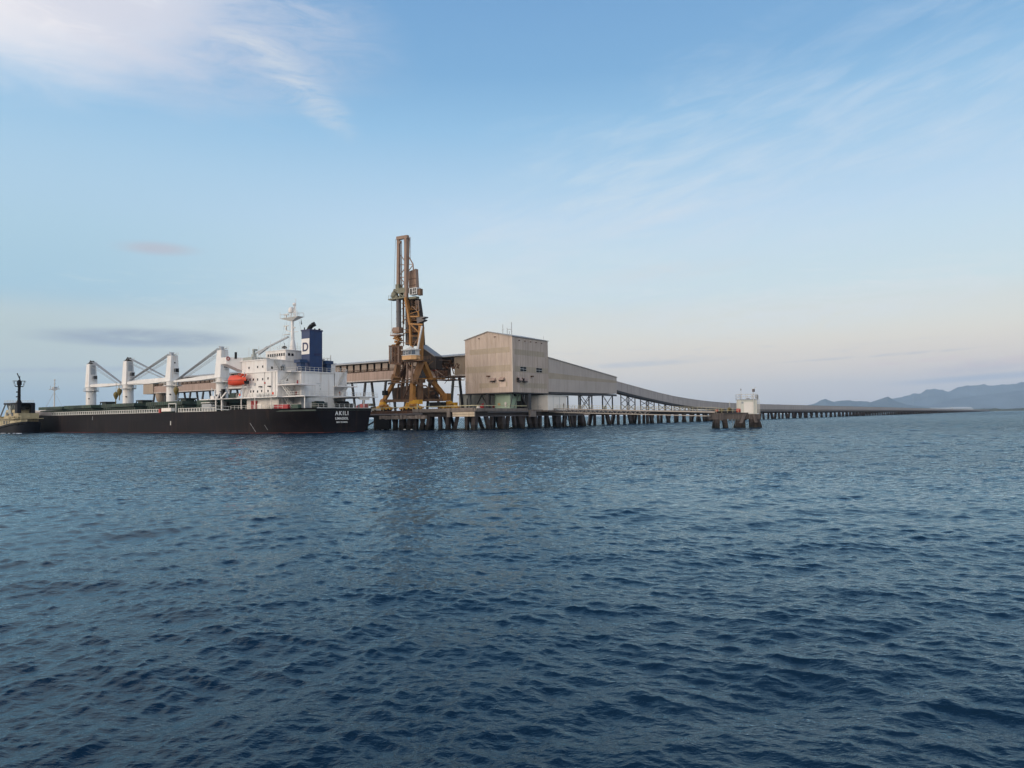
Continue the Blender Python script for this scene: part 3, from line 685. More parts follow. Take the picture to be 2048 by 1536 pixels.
for a, b, z in [(-13.4, 6, 23.6), (-14.5, 9, 25.3), (-16.2, 12, 24.0), (-11.9, 4, 23.2), (-20, 18, 24.2), (-20.8, 13, 24.6)]: an.bar((a, b, 19.6), (a, b, z), .06)
part('whip_aerial', an, M['rail'], wh)
# bridge wing reaching out to the ship's side, tapering bracket below
wing = MB()
tipz0, tipz1 = 18.75, 20.55
vs = [(-8.2, -.4, tipz0), (-5.4, -.4, tipz0), (-5.4, -.4, tipz1), (-8.2, -.4, tipz1), (-11.0, 3.0, 16.7), (-8.2, 3.0, 16.7), (-8.2, 3.0, 20.4), (-11.0, 3.0, 20.4)]
wing.add(vs, [(0, 1, 2, 3), (4, 5, 6, 7), (0, 1, 5, 4), (1, 2, 6, 5), (2, 3, 7, 6), (3, 0, 4, 7)])
wg = part('bridge_wing', wing, M['white'], ship)
part('wing_house', MB().box(-15.0, -9.0, 2.9, 25.1, 19.5, 20.4), M['hutgrey'], wg)
part('wing_rail', MB().rail([(-15, 2.6, 19.5), (-21.9, 2.6, 19.5), (-21.9, 8.2, 19.5)], 1.05, 1.3, 2, .06), M['rail'], wg)
rg = MB(); 
for i in range(16):
    t0, t1 = i * math.pi / 8, (i + 1) * math.pi / 8
    rg.cyl((-8.6 - .45 * math.cos(t0) * .6, -.15 + .45 * math.cos(t0) * .6, 20.15 + .45 * math.sin(t0)), (-8.6 - .45 * math.cos(t1) * .6, -.15 + .45 * math.cos(t1) * .6, 20.15 + .45 * math.sin(t1)), .13, n=6)
part('lifebuoy', rg, M['red'], wg)
part('signal_lamp', MB().box(-9.9, -9.5, 1.2, 1.7, 20.1, 21.9), M['black'], wg)
# funnel
fb0, fb1 = 11.1, 15.3
def oct_(z, g=0): c = .7; a0, a1, b0, b1 = -28.6 - g, -24.9 + g, fb0 - g, fb1 + g; return [(a0 + c, b0, z), (a1 - c, b0, z), (a1, b0 + c, z), (a1, b1 - c, z), (a1 - c, b1, z), (a0 + c, b1, z), (a0, b1 - c, z), (a0, b0 + c, z)]
def prismz(mb, z0, z1, g=0):
    vs = oct_(z0, g) + oct_(z1, g); return mb.add(vs, [(i, (i + 1) % 8, 8 + (i + 1) % 8, 8 + i) for i in range(8)] + [tuple(range(8)), tuple(range(8, 16))])
fmb = MB().box(-28.5, -25.1, fb0, fb1, 16.16, 27.2)
fun = part('funnel', fmb, M['blue'], ship)
part('funnel_cap', MB().box(-28.65, -24.95, fb0 - .15, fb1 + .15, 27.2, 27.55), M['navy'], fun)
part('emblem_panel', MB().box(-28.4, -25.14, fb0 - .04, fb0, 20.9, 25.1), M['white'], fun)
ex = MB().tube([(-26.2, 12.6, 27.5), (-26.3, 12.9, 28.2), (-26.7, 13.3, 28.9), (-27.4, 13.8, 29.3)], .62, 14)
part('exhaust_pipe', ex, M['black'], fun, 50)
part('small_exhaust', MB().cyl((-27.6, 14.8, 27.5), (-27.9, 15.0, 28.0), .3, n=8).cyl((-25.2, 12, 27.5), (-25.2, 12, 28.3), .15, n=8).cyl((-28, 13.2, 27.5), (-28, 13.2, 27.9), .2, n=8), M['black'], fun)
part('louvre', MB().box(-28.56, -28.5, 12.6, 15.0, 20.6, 21.2), M['navy'], fun)
for (b, w_, z0, z1, zt) in ((8.7, 1.0, 16.2, 18.3, 19.3), (17.4, 1.0, 16.2, 18.4, 19.4)):
    v_ = part('ventilator', MB().box(-28.8, -27.0, b - .72, b + .72, z0, z1 + .1), M['blue_dk'], ship)
    part('ventilator_head', MB().box(-29.1, -26.7, b - 1.25, b + 1.25, z1 + .1, zt - .05), M['blue_dk'], v_)
part('aerial_post', MB().cyl((-27.5, 16.0, 19.4), (-27.5, 16.0, 28.4), .05, n=6).cyl((-27.5, 16.0, 18.4), (-27.5, 16.0, 19.3), .3, n=10).lathe((-27.5, 16, 19.3), [(.3, 0), (.75, .3), (.75, .6), (.2, .6)], 10), M['rail'], ship, 40)
# starboard aft house, with a lattice of stairs
hs = part('starboard_house', MB().box(-29.3, -22.1, 19.0, 23.2, 12.56, 16.4), M['white'], ship)
part('house_rail', MB().rail([(-29.2, 19, 16.4), (-29.2, 23.1, 16.4)], 1.1, 1.0, 2, .07), M['rail'], hs)
part('small_mast', MB().box(-24.4, -23.0, 19.2, 20.8, 16.4, 19.2).rail([(-24.6, 19, 19.2), (-24.6, 21.5, 19.2), (-22, 21.5, 19.2)], 1.3, 1.2, 2, .08).bar((-24.6, 21.5, 19), (-24.6, 21.5, 21.4), .18), M['rail'], hs)
st = MB()
def stair(mb, p, q, w=.7, t=.09):
    p, q = Vector(p), Vector(q); d = q - p; s_ = Vector((-d.y, d.x, 0)).normalized() * w / 2
    for e in (-1, 1):
        mb.bar(p + s_ * e, q + s_ * e, t, .2); mb.bar(p + s_ * e + Vector((0, 0, .9)), q + s_ * e + Vector((0, 0, .9)), t * .8)
        for k in range(5): c = p.lerp(q, k / 4) + s_ * e; mb.bar(c, c + Vector((0, 0, .9)), t * .7)
    n = max(3, int(d.length / .35))
    for k in range(n): c = p.lerp(q, (k + .5) / n); mb.bar(c - s_, c + s_, .12, .05)
    return mb
part('stairway', stair(MB(), (-29.9, 20, 12.6), (-29.9, 22.5, 16.3)), M['rail'], hs)
for nm, p, q in (('stairway', (-22.3, 4.6, 19.4), (-22.3, 6.8, 16.3)), ('stairway', (-27.2, 3.2, 12.6), (-27.2, 6.2, 16.0)), ('stairway', (-30.6, 3.4, 9.5), (-27.4, 3.4, 12.4)), ('stairway', (-30.2, 4, 6.4), (-27.6, 4, 9.2)), ('stairway', (-30.4, 20, 9.5), (-30.4, 22.6, 12.4))):
    part(nm, stair(MB(), p, q), M['rail'], sup)
# rails of the boat deck
r = MB().rail([(-12, .1, 9.45), (-29.6, .1, 9.45)], 1.05, 1.5, 3, .07).rail([(-29.6, 1.8, 9.45), (-38.2, 1.8, 9.45), (-38.2, 26.2, 9.45), (-30, 26.2, 9.45)], 1.05, 1.5, 2, .07)
part('boat_deck_rail', r, M['rail'], d1)
pil = MB()
for a, b in [(-14.0, .3), (-20.0, .3), (-26.8, .4), (-38.0, 2.0), (-38, 21.5)]: pil.bar((a, b, 6.3), (a, b, 9.2), .18)
pil.prism([(-38.1, 9.2), (-36.5, 9.2), (-38.1, 8.5)], 'b', 20, 23.5)
part('deck_pillar', pil, M['cream'], d1)
# davit, boat platform and fittings forward of the house
dv = part('boat_platform', MB().box(-12.2, 5.4, .0, 3.2, 9.2, 9.45).box(1.2, 5.6, .6, 3.0, 8.4, 8.6), M['white'], ship)
mb = MB().bar((-12.6, 1.8, 9.45), (-14.3, .6, 14.9), .32).bar((-14.3, .6, 14.9), (-13.4, 1.6, 16.2), .3).bar((-9.6, 2.2, 9.45), (-11.0, 2.6, 12.3), .25).bar((-12.8, 2.4, 9.5), (-15.2, 1.4, 13.5), .16).bar((-11.4, 2.4, 9.5), (-13.6, 1.8, 14.4), .16)
mb.bar((-6.6, 2.2, 9.45), (-6.4, .9, 12.6), .28).box(-15.0, -6.2, 1.2, 1.6, 12.2, 12.45)
part('davit', mb, M['white'], dv)
part('winch', MB().box(-9.0, -6.0, 1.6, 3.0, 9.45, 10.9), M['green'], dv)
mb = MB().bar((-2.0, .5, 6.1), (-2.0, .5, 10.2), .35).bar((-4.5, .8, 6.1), (-4.5, .8, 9.4), .5).bar((-4.6, .5, 9.5), (-6.8, .5, 11.0), .4).bar((-2.4, .5, 9.6), (-4.0, .5, 11.2), .35).bar((-.4, 1.2, 9.5), (-.4, 1.2, 12.0), .3).bar((1.0, 1.2, 9.4), (1.2, 1.2, 12.6), .14).box(-1.0, .6, .4, 1.4, 9.45, 10.3)
part('gangway_davit', mb, M['white'], dv)
part('accommodation_ladder', stair(MB(), (-8.6, .4, 6.3), (3.0, .4, 6.9), .7).box(.4, 5, .5, 1.6, 6.2, 8.1), M['rope'], dv)
part('davit_gear', MB().box(-.6, .9, 1.8, 2.6, 9.6, 10.7).box(-2.6, -1.7, 2.2, 3, 9.5, 12.2).box(-6.9, -5.9, .5, 1.4, 6.4, 8.6), M['black'], dv)
# poop fittings
part('mooring_winch', MB().cyl((-34, 8.5, 7.4), (-34, 11.0, 7.4), .8, n=14).box(-34.8, -33.2, 8.0, 8.5, 6.3, 8.0).box(-34.6, -33.4, 11, 12, 6.3, 7.8), M['green'], ship, 40)
part('mooring_winch', MB().cyl((-35.5, 15.5, 7.4), (-35.5, 18.0, 7.4), .8, n=14).box(-36.3, -34.7, 14.8, 15.5, 6.3, 8.1).box(-36.1, -34.9, 18, 19.4, 6.3, 7.6), M['black'], ship, 40)
part('bollard', MB().cyl((-37, 8.2, 6.0), (-37, 8.2, 7.2), .3, n=10).cyl((-37, 9.2, 6.0), (-37, 9.2, 7.2), .3, n=10).cyl((-37.4, 20.2, 6.0), (-37.4, 20.2, 7.2), .3, n=10), M['black'], ship, 40)
rr = MB()
for i in range(5): a = -26.8 - i * 1.5; rr.box(a - .65, a + .65, .35, 1.0, 6.3, 7.25)
part('red_locker', MB().box(-32.6, -26.8, 1.0, 1.8, 6.3, 7.3), M['red'], ship)
part('rope_bin', MB().box(-35.6, -32.9, 1.8, 2.9, 6.3, 7.3), M['green_lt'], ship)
part('poop_rail', MB().rail([(-9.5, .2, 6.35), (-26, .4, 6.35), (-32, 1.2, 6.35), (-36, 3.2, 6.35), (-38.8, 5.6, 6.35), (-38.8, 22.4, 6.35)], 1.0, 1.6, 2, .08), M['rail'], ship)
part('stern_gunwale', MB().box(-39.12, -38.9, 5.0, 23.0, 6.25, 6.42), M['rail'], ship)
part('warning_board', MB().box(-22.5, -20.7, .5, .6, 6.5, 7.7), M['cream'], ship)
part('red_cabinet', MB().box(-17.0, -14.6, 2.8, 3.15, 6.5, 8.6), M['red'], ship)
# fittings on the house
for a in (-12.0, -21.0, -25.6): part('drain_pipe', MB().cyl((a, 2.42, 9.5), (a, 2.42, 15.9), .06, n=6), M['rail'], sup)
part('wall_ladder', MB().bar((-24.4, 2.38, 9.5), (-24.4, 2.38, 15.9), .06).bar((-24.0, 2.38, 9.5), (-24.0, 2.38, 15.9), .06), M['rope'], sup)
for a in (-20.5, -22.3, -24.1):
    part('life_raft', MB().cyl((a - .6, 1.2, 10.0), (a + .6, 1.2, 10.0), .36, n=12), M['rail'], d1, 40)
    part('raft_cradle', MB().box(a - .5, a + .5, .9, 1.5, 9.45, 9.75), M['rope'], d1)
part('upper_rail', MB().rail([(-22.0, 2.6, 16.22), (-26.4, 2.6, 16.22), (-26.4, 7.0, 16.22)], 1.0, 1.3, 2, .06), M['rail'], sup)
part('vent_cowl', MB().cyl((-24.5, 5.4, 16.2), (-24.5, 5.4, 17.2), .28, n=10).lathe((-24.5, 5.4, 17.2), [(.5, 0), (.5, .25), (.2, .4)], 10), M['black'], sup, 40)
part('wall_box', MB().box(-17.2, -16.6, 2.36, 2.5, 12.6, 13.3), M['rope'], sup)
part('wall_box', MB().box(-21.4, -21.0, 2.36, 2.5, 12.9, 13.4), M['red'], sup)
part('lifebuoy', MB().box(-14.0, -13.4, .0, .12, 9.9, 10.5), M['orange'], d1)
part('lifebuoy', MB().box(-28.2, -27.6, .0, .12, 9.9, 10.5), M['orange'], d1)
# main mast
ms = part('radar_mast', MB().cyl((-17.7, CB, 22.3), (-17.6, CB, 25.5), 1.0, .55, 12).cyl((-17.6, CB, 25.5), (-17.4, CB, 31.2), .5, .36, 12), M['white'], ship, 40)
pf = MB().add([(-13.2, 12.9, 31.9), (-13.2, 15.1, 31.9), (-21.2, 15.1, 31.9), (-21.2, 12.9, 31.9), (-17.0, 13.6, 30.9), (-17.0, 14.4, 30.9), (-17.9, 14.4, 30.9), (-17.9, 13.6, 30.9)],
              [(0, 1, 2, 3), (4, 5, 6, 7), (0, 1, 5, 4), (1, 2, 6, 5), (2, 3, 7, 6), (3, 0, 4, 7)])
part('radar_platform', pf, M['rail'], ms)
part('platform_rail', MB().rail([(-13.3, 13, 31.9), (-13.3, 15, 31.9), (-21.1, 15, 31.9), (-21.1, 13, 31.9), (-13.3, 13, 31.9)], 1.1, 2.0, 1, .07).bar((-20.7, 13, 31.9), (-20.7, 13, 33.6), .09).bar((-13.3, 13, 31.9), (-13.3, 13, 33.6), .09), M['rail'], ms)
part('radar_dome', MB().cyl((-16.9, CB, 31.9), (-16.9, CB, 33.3), .12, n=8).lathe((-16.9, CB, 33.3), [(.7, 0), (.8, .3), (.8, .8), (.65, 1.3), (.35, 1.6), (.05, 1.7)], 16), M['white'], ms, 50)
part('radar_scanner', MB().box(-15.8, -13.7, 13.8, 14.0, 32.9, 33.1).bar((-14.7, 14, 31.9), (-14.7, 14, 32.9), .3).box(-16.4, -14.2, 13.4, 13.6, 29.6, 29.8).bar((-15.3, 13.5, 28.6), (-15.3, 13.5, 29.6), .35).bar((-15.3, 13.5, 28.5), (-17.2, 14, 27.8), .2).box(-16.6, -14.4, 13.2, 13.8, 27.2, 27.35).box(-16.4, -15, 13.2, 13.8, 26.4, 26.5), M['rail'], ms)
tm = MB()
for e in ((-18.1, 13.7), (-18.1, 14.3), (-18.7, 14.0)): tm.bar((e[0], e[1], 31.9), (-18.4, 14, 35.9), .12)
for k in range(5): z = 32.4 + k * .7; tm.bar((-18.1, 13.7, z), (-18.7, 14.0, z + .35), .08).bar((-18.1, 14.3, z), (-18.1, 13.7, z + .35), .08)
tm.bar((-18.9, 14, 31.9), (-18.9, 14, 37.1), .1).lathe((-18.3, 14, 35.2), [(.3, 0), (.5, .2), (.5, .5), (.2, .8)], 10)
part('topmast', tm, M['white'], ms)
part('signal_yard', MB().bar((-17.4, 14, 27.8), (-20, 14, 27.8), .12).bar((-17.5, 14, 29), (-18.6, 14, 29), .3), M['rail'], ms)
hl = MB()
for a, b in ((-12.5, 13), (-14, 13), (-20.6, 16), (-21.4, 15.5), (-12.9, 16)): hl.bar((-17.4 + (a + 17.4) * .5, b * .5 + 7, 31), (a, b, 22.4), .035)
part('halyard', hl, M['rope'], ms)
part('flag', MB().prism([(-21.3, 31.2), (-21.7, 29.6), (-21.2, 29.7)], 'b', 13.9, 13.96), M['black'], ms)
part('provision_derrick', MB().bar((-17.4, 12.6, 26.4), (-4.5, 11.0, 22.4), .42, w2=.34).bar((-9.6, 11.6, 24.0), (-6.0, 11.2, 22.3), .6), M['rope'], ms)

def text_part(name, body, size, origin, X, Yv, m, parent, extr=.02, bold=.02, spacing=1.0, sx=1.0):
    """writing laid on a surface; origin/X/Y in frame coordinates, converted to a mesh"""
    cu = bpy.data.curves.new(name, 'FONT'); cu.body = body; cu.size = size; cu.extrude = extr; cu.offset = bold; cu.align_x = 'CENTER'; cu.space_character = spacing
    t = bpy.data.objects.new(name, cu); me = bpy.data.meshes.new_from_object(t); bpy.data.objects.remove(t)
    fr, a0, b0, z0 = INFO[parent.name]
    Xl = Vector((X[0], -X[1], X[2])); Yl = Vector((Yv[0], -Yv[1], Yv[2])); Zl = Xl.cross(Yl)
    o_ = Vector((origin[0] - a0, -(origin[1] - b0), origin[2] - z0))
    for v in me.vertices: v.co = o_ + Xl * v.co.x * sx + Yl * v.co.y + Zl * v.co.z
    me.materials.clear(); me.materials.append(m)
    o = bpy.data.objects.new(name, me); C.objects.link(o); o.parent = parent; INFO[o.name] = INFO[parent.name]; return o
M['letter'] = mat('letter_white', (0.75, 0.75, 0.73), 0.5, 0.03, 1.0)
text_part('ship_name', 'AKILI', 1.5, (-39.14, 12.9, 4.45), (0, 1, 0), (0, 0, 1), M['letter'], h, .05, .02, 1.32)
text_part('home_port', 'LIMASSOL', .9, (-39.14, 12.9, 3.3), (0, 1, 0), (0, 0, 1), M['letter'], h, .05, .012, 1.12)
text_part('registry_number', 'IMO 9310476', .58, (-39.14, 12.9, 2.45), (0, 1, 0), (0, 0, 1), M['letter'], h, .05, .004, 1.15)
text_part('emblem_letter', 'D', 3.3, (-26.77, fb0 - .06, 21.75), (-1, 0, 0), (0, 0, 1), M['navy'], fun, .03, .07, 1.0, 1.05)

# lifeboat hanging in its davit
lb = thing('lifeboat', 'enclosed orange lifeboat hanging in its davit on the side of the black ship', 'lifeboat', PORT, -11.1, .9, 14)
mb = MB(); prof = []
def boat_ring(a, t):
    w = 1.15 * max(.04, 1 - abs(t) ** 3.2) ; zb = 12.7 + 0.55 * abs(t) ** 2.5; zt_ = 14.35 + (0.95 if t < 0.35 and t > -.72 else .72) * max(0, 1 - abs(t) ** 5)
    return [(a, .9 + w * x_, z_) for x_, z_ in ((0, zb), (-.62, zb + .25), (-.95, zb + .8), (-1.03, 14.2), (-1.03, 14.3), (-.86, 14.5 + (zt_ - 14.35) * .45), (-.45, zt_ + .25), (0, zt_ + .3), (.45, zt_ + .25), (.86, 14.5 + (zt_ - 14.35) * .45), (1.03, 14.3), (1.03, 14.2), (.95, zb + .8), (.62, zb + .25))]
ts = [-1, -.93, -.82, -.7, -.5, -.25, 0, .25, .45, .6, .75, .88, .96, 1]
rings = [boat_ring(-11.1 - t * 4.1, t) for t in ts]; n = len(rings[0])
for rg_ in rings: mb.v += rg_
for i in range(len(rings) - 1):
    for j in range(n): mb.f.append((i * n + j, i * n + (j + 1) % n, (i + 1) * n + (j + 1) % n, (i + 1) * n + j))
mb.f += [tuple(range(n)), tuple(range((len(rings) - 1) * n, len(rings) * n))]
bh = part('hull', mb, M['orange'], lb, 50)
part('rubbing_strake', MB().box(-15.0, -7.2, -.28, -.16, 14.12, 14.24), M['orange_dk'], lb)
part('helm_cupola', MB().box(-14.3, -12.6, .2, 1.6, 15.2, 15.85), M['orange'], lb)
part('window', MB().box(-14.1, -12.8, .12, .2, 15.4, 15.7), M['glass'], lb)
part('propeller', MB().cyl((-15.1, .9, 13.5), (-15.6, .9, 13.5), .3, n=10).box(-15.5, -15.3, .2, 1.6, 13.1, 13.9), M['black'], lb)
part('fall_hook', MB().bar((-8.2, .9, 15.2), (-8.2, .9, 16.2), .12).bar((-14.6, .9, 15.2), (-14.6, .9, 16.2), .12), M['rope'], lb)

# ================================================================== wharf
ZD = 5.55
wharf = thing('wharf', 'dark piled wharf with pale fender boards under the ship loader and the big beige building', 'wharf', PORT, -40.0, 50.0)
part('deck_slab', MB().box(-60, 156, 41, 70, 4.95, ZD).box(-61.5, -28, 70, 101, 4.95, ZD), M['concrete'], wharf)
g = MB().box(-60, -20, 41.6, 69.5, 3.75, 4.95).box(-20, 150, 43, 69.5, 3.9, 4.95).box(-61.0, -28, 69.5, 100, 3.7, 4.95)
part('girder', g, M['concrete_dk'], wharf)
part('edge_beam', MB().box(-51.8, -37.5, 40.8, 41.2, 5.15, 6.05), M['concrete'], wharf)
mb = MB().box(-60.3, -52.0, 40.75, 41.2, 5.05, 6.1)
for i in range(14): a = -52.4 - i * .58; mb.box(a - .12, a + .12, 40.68, 40.75, 5.35, 5.75)
part('fender_rail', mb, M['concrete'], wharf)
mb = MB().box(-60.9, -60.25, 40.9, 66.0, 5.1, 5.95)
for i in range(34): b = 42 + i * .7; mb.box(-60.98, -60.9, b, b + .22, 5.35, 5.7)
part('fender_rail', mb, M['concrete'], wharf)
part('fender_board', MB().box(-60.9, -53.2, 40.35, 40.75, 4.35, 4.92).box(-60.9, -53.2, 40.35, 40.75, 3.7, 4.28), M['timber'], wharf)
mb = MB(); r_ = random.Random(3)
a = -24.0
while a > -41.3:
    w = r_.uniform(.8, 1.7); mb.box(a - w + .12, a, 40.6 - r_.uniform(0, .2), 41.5, 3.35 - r_.uniform(0, .25), 4.25 + r_.uniform(-.1, .1)); a -= w
part('fender_board', mb, mat('worn_timber', (0.27, 0.225, 0.195), 0.8, 0.25, 1.2, 0.5, (0.08, 0.06, 0.05), 0.8), wharf, label='weathered grey row of fender boards')
part('edge_beam', MB().box(-37.4, 60, 40.85, 41.3, 4.85, 5.7), M['rust'], wharf, label='rusty brown edge beam')
part('service_pipe', MB().cyl((-41.5, 40.7, 4.55), (-12, 40.7, 4.55), .28, n=10), M['tube'], wharf, 40)
part('service_pipe', MB().cyl((-61.2, 42, 3.72), (-61.2, 98, 3.72), .1, n=6).cyl((-61.2, 46, 4.8), (-61.2, 66, 4.9), .12, n=6), M['tube'], wharf, 40)
part('end_post', MB().box(-52.0, -50.9, 40.5, 41.2, 3.6, 6.0), M['concrete'], wharf)
part('corner_bracket', MB().box(-61.6, -60.95, 66.4, 69.5, 3.4, 5.3).bar((-61.5, 69, 5.2), (-61.5, 66, 3.4), .4), M['concrete'], wharf)
hr = MB().bar((-12, 41.3, 6.7), (-62, 41.3, 6.7), .18).bar((-60.6, 41.4, 6.7), (-60.6, 66, 6.7), .18)
for i in range(13): a = -13 - i * 4; hr.bar((a, 41.3, 5.5), (a, 41.3, 6.7), .08)
hr.bar((-39.0, 41.3, 5.6), (-39.0, 41.3, 7.6), .28)
part('edge_pipe_rail', hr, M['cat_y'], wharf)
part('ledge_rail', MB().rail([(-60.8, 72, 5.6), (-60.8, 100, 5.6)], 1.1, 2.2, 2, .07), M['cat'], wharf)
def pile(par, top, bot, w, square=True, m=None, name='pile', fr=None):
    mb = MB()
    if square: mb.bar(top, bot, w, w)
    else: mb.cyl(top, bot, w / 2, n=12)
    return part(name, mb, m or M['pile'], par, None if square else 40)
r_ = random.Random(21)
front = [(-17.0, .9, -.5), (-20.8, 1.0, 0.6), (-23.2, 1.0, 0), (-25.6, 1.1, 0), (-29.2, 1.1, .3), (-32.2, 1.5, 0), (-35.4, 1.4, -.3), (-37.6, 1.1, .4), (-40.6, 1.2, -.9), (-43.0, 1.1, -.6), (-46.9, .9, .8), (-50.0, 1.1, .3), (-53.4, 1.1, -.9), (-56.8, 1.0, .5), (-59.6, 1.3, 0)]
for a, w, rk in front: pile(wharf, (a, 42.3, 3.9), (a - rk, 41.8 - abs(rk) * .3, -1.5), w)
for a, rk in [(-22, 1.5), (-27.5, -1.4), (-34, 1.2), (-39, -1.6), (-43.5, 1.3), (-52, -1.4), (-56, 1.4)]: pile(wharf, (a, 48, 4.0), (a - rk, 49.5, -1.5), 1.0)
for a in (-14, -2, 10, 22, 34, 46, 60, 76, 92, 108, 124, 140): pile(wharf, (a, 44, 4.0), (a + .4, 43.5, -1.5), 1.0)
for a in (-16, -25, -34, -43, -52):
    pile(wharf, (a, 62, 4.0), (a - .9, 63.0, -1.5), .9)
side = [(46.4, 1.0, 1.4), (49.2, 1.0, -1.2), (53.6, 1.6, 0), (57.0, 1.0, -1.8), (59.6, 1.0, 0.4), (62.4, 1.4, 1.2), (64.8, 1.1, -1.4), (67.0, 1.0, 1.5), (70.4, 1.4, 0), (73.6, 1.0, -.9), (77.2, 1.0, -.6), (82.4, 1.5, 0), (84.2, 1.3, 0), (88.2, 1.0, -.9), (91.6, 1.2, .9), (94.6, 1.2, -1.4), (98.4, 1.3, .8)]
for b, w, rk in side: pile(wharf, (-60.2, b, 3.8), (-60.6, b + rk, -1.5), w)
for b, rk in [(50, .8), (61, -1.2), (72, 1.0), (80, -1.2), (90, 1.1), (97, -1.0)]: pile(wharf, (-52, b, 3.8), (-52.6, b + rk, -1.5), 1.0)
part('fender_panel', MB().box(-28.2, -22.4, 40.6, 41.5, .2, 4.2), M['black'], wharf)
part('fender_panel', MB().box(-12.5, -9.5, 40.6, 41.5, .4, 4.2), M['black'], wharf)
part('cross_brace', MB().bar((-15.0, 43, .8), (-21, 43, 3.2), .35).bar((-60.6, 84.5, .2), (-60.6, 88.2, 3.4), .16).bar((-60.6, 88, 3.2), (-60.6, 93, .2), .16), M['legdark'], wharf)
part('waling', MB().box(-60.4, -47, 41.9, 42.2, .1, .35).box(-60.5, -60.2, 44, 98, .1, .3), M['pile'], wharf)
part('hanging_ladder', MB().bar((-61.4, 86.2, 4.6), (-61.4, 86.2, -.4), .1).bar((-61.4, 88.8, 4.6), (-61.4, 90.3, -.4), .12), M['concrete'], wharf)
wb = MB()
for a, s_ in ((-14.5, 1.6), (-25.0, .9), (-34.2, 1.1), (-36.9, .8)): wb.lathe((a, 41.0, -.02), [(.1, 0), (s_ * .4, .05), (s_ * .35, .22), (.05, .32)], 10)
part('mooring_float', wb, M['rail'], wharf, 60)

# ================================================================== wharf conveyor gallery
gal = thing('wharf_gallery', 'long raised brown conveyor gallery on splayed legs running behind the ship', 'conveyor gallery', PORT, 50, 62)
B0, B1 = 60.0, 64.6
part('lower_cladding', MB().box(-32, 150, B0, B0 + .12, 16.75, 19.5).box(-32, 150, B1 - .12, B1, 16.75, 19.5), M['clad_pink'], gal)
part('floor_beam', MB().box(-43.3, 150, B0 - .12, B1 + .12, 16.35, 16.72), mat('pale_floor_edge', (0.50, 0.45, 0.42), 0.6, 0.12, 0.8, 0.3, (0.12, 0.09, 0.08), 0.5), gal)
part('floor', MB().box(-43.3, 150, B0, B1, 16.15, 16.34), M['legdark'], gal)
mb = MB()
k = 0; a = -31.5
pw = []
while a < 141:
    mb.box(a, a + 2.45, B0 + .5, B0 + .6, 19.9, 22.3); a += 3.45; k += 1
part('infill_panel', mb, mat('infill_beige', (0.30, 0.245, 0.205), 0.7, 0.1, 0.5, 0.2), gal)
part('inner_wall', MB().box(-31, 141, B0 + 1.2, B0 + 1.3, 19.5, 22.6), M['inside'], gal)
part('far_wall', MB().box(-43.2, 150, B1 - .1, B1, 19.55, 22.6), M['clad_pink'], gal)
w = MB()
for z in (19.75, 20.35): w.bar((-31.5, B0 + .1, z), (141, B0 + .1, z), .14)
a = -31.0
while a < 141: w.bar((a, B0 + .1, 19.5), (a, B0 + .1, 20.4), .1); a += 1.72
part('walkway_rail', w, M['rust'], gal)
part('roof', MB().prism([(B0 - .9, 22.55), (B0 - .9, 22.75), ((B0 + B1) / 2, 23.55), (B1 + .9, 22.75), (B1 + .9, 22.55)], 'a', -43.4, 124), M['roof'], gal)
part('end_roof', MB().prism([(B0 - .6, 22.3), ((B0 + B1) / 2, 22.95), (B1 + .6, 22.3), (B1 + .6, 22.1), (B0 - .6, 22.1)], 'a', 124, 153), M['roof'], gal)
part('solid_cladding', MB().box(-43.3, -37.4, B0 - .05, B0 + .1, 16.75, 22.5), M['clad_tan'], gal)
mb = MB(); r_ = random.Random(8)
for i in range(10):
    a = -37.2 + i * .6; z = 18.6 + r_.random() * 2.6; mb.box(a, a + .5, B0 + 1.0, B0 + 2, z, z + r_.uniform(.3, 1.0))
mb.bar((-37.2, B0 + .3, 20.4), (-32, B0 + .3, 20.5), .12).bar((-35.5, B0 + .3, 18.3), (-35.5, B0 + .3, 22), .14).box(-35.6, -34.4, B0 + .4, B0 + .9, 20.9, 21.5)
part('tripper_machinery', mb, M['rust'], gal)
ch = part('end_house', MB().box(143.2, 152, B0 - .4, B1 + .4, 16.2, 21.0), M['clad_tan'], gal)
part('end_house_roof', MB().box(143.0, 152.2, B0 - .6, B1 + .6, 21.0, 21.2), M['roof_trim'], gal)
part('chute', MB().lathe((140.8, 62, 11.6), [(.6, -2.4), (.7, 0), (1.8, 1.4), (2.2, 3.2), (2.3, 4.6)], 14), M['clad_tan'], gal, 40)
for i in range(-4, 15):
    a = 3.5 + 10 * i
    if -35 < a < -8 and i != -1: pass
    part('leg', MB().bar((a, B0 + .5, 16.2), (a + (.0), B0 - .9, ZD), .62, .62), M['legdark'] if i != -4 else M['steelgrey'], gal)
    part('leg', MB().bar((a, 63.4, 16.2), (a, 65.0, ZD), .62, .62), M['legdark'], gal)
part('cross_brace', MB().bar((133.5, 60, 15.5), (123.5, 60, 9), .3).bar((128, 60, 15.5), (123.5, 60, 9), .3).bar((133, 60, 8), (126, 62, 12), .3), M['legdark'], gal)

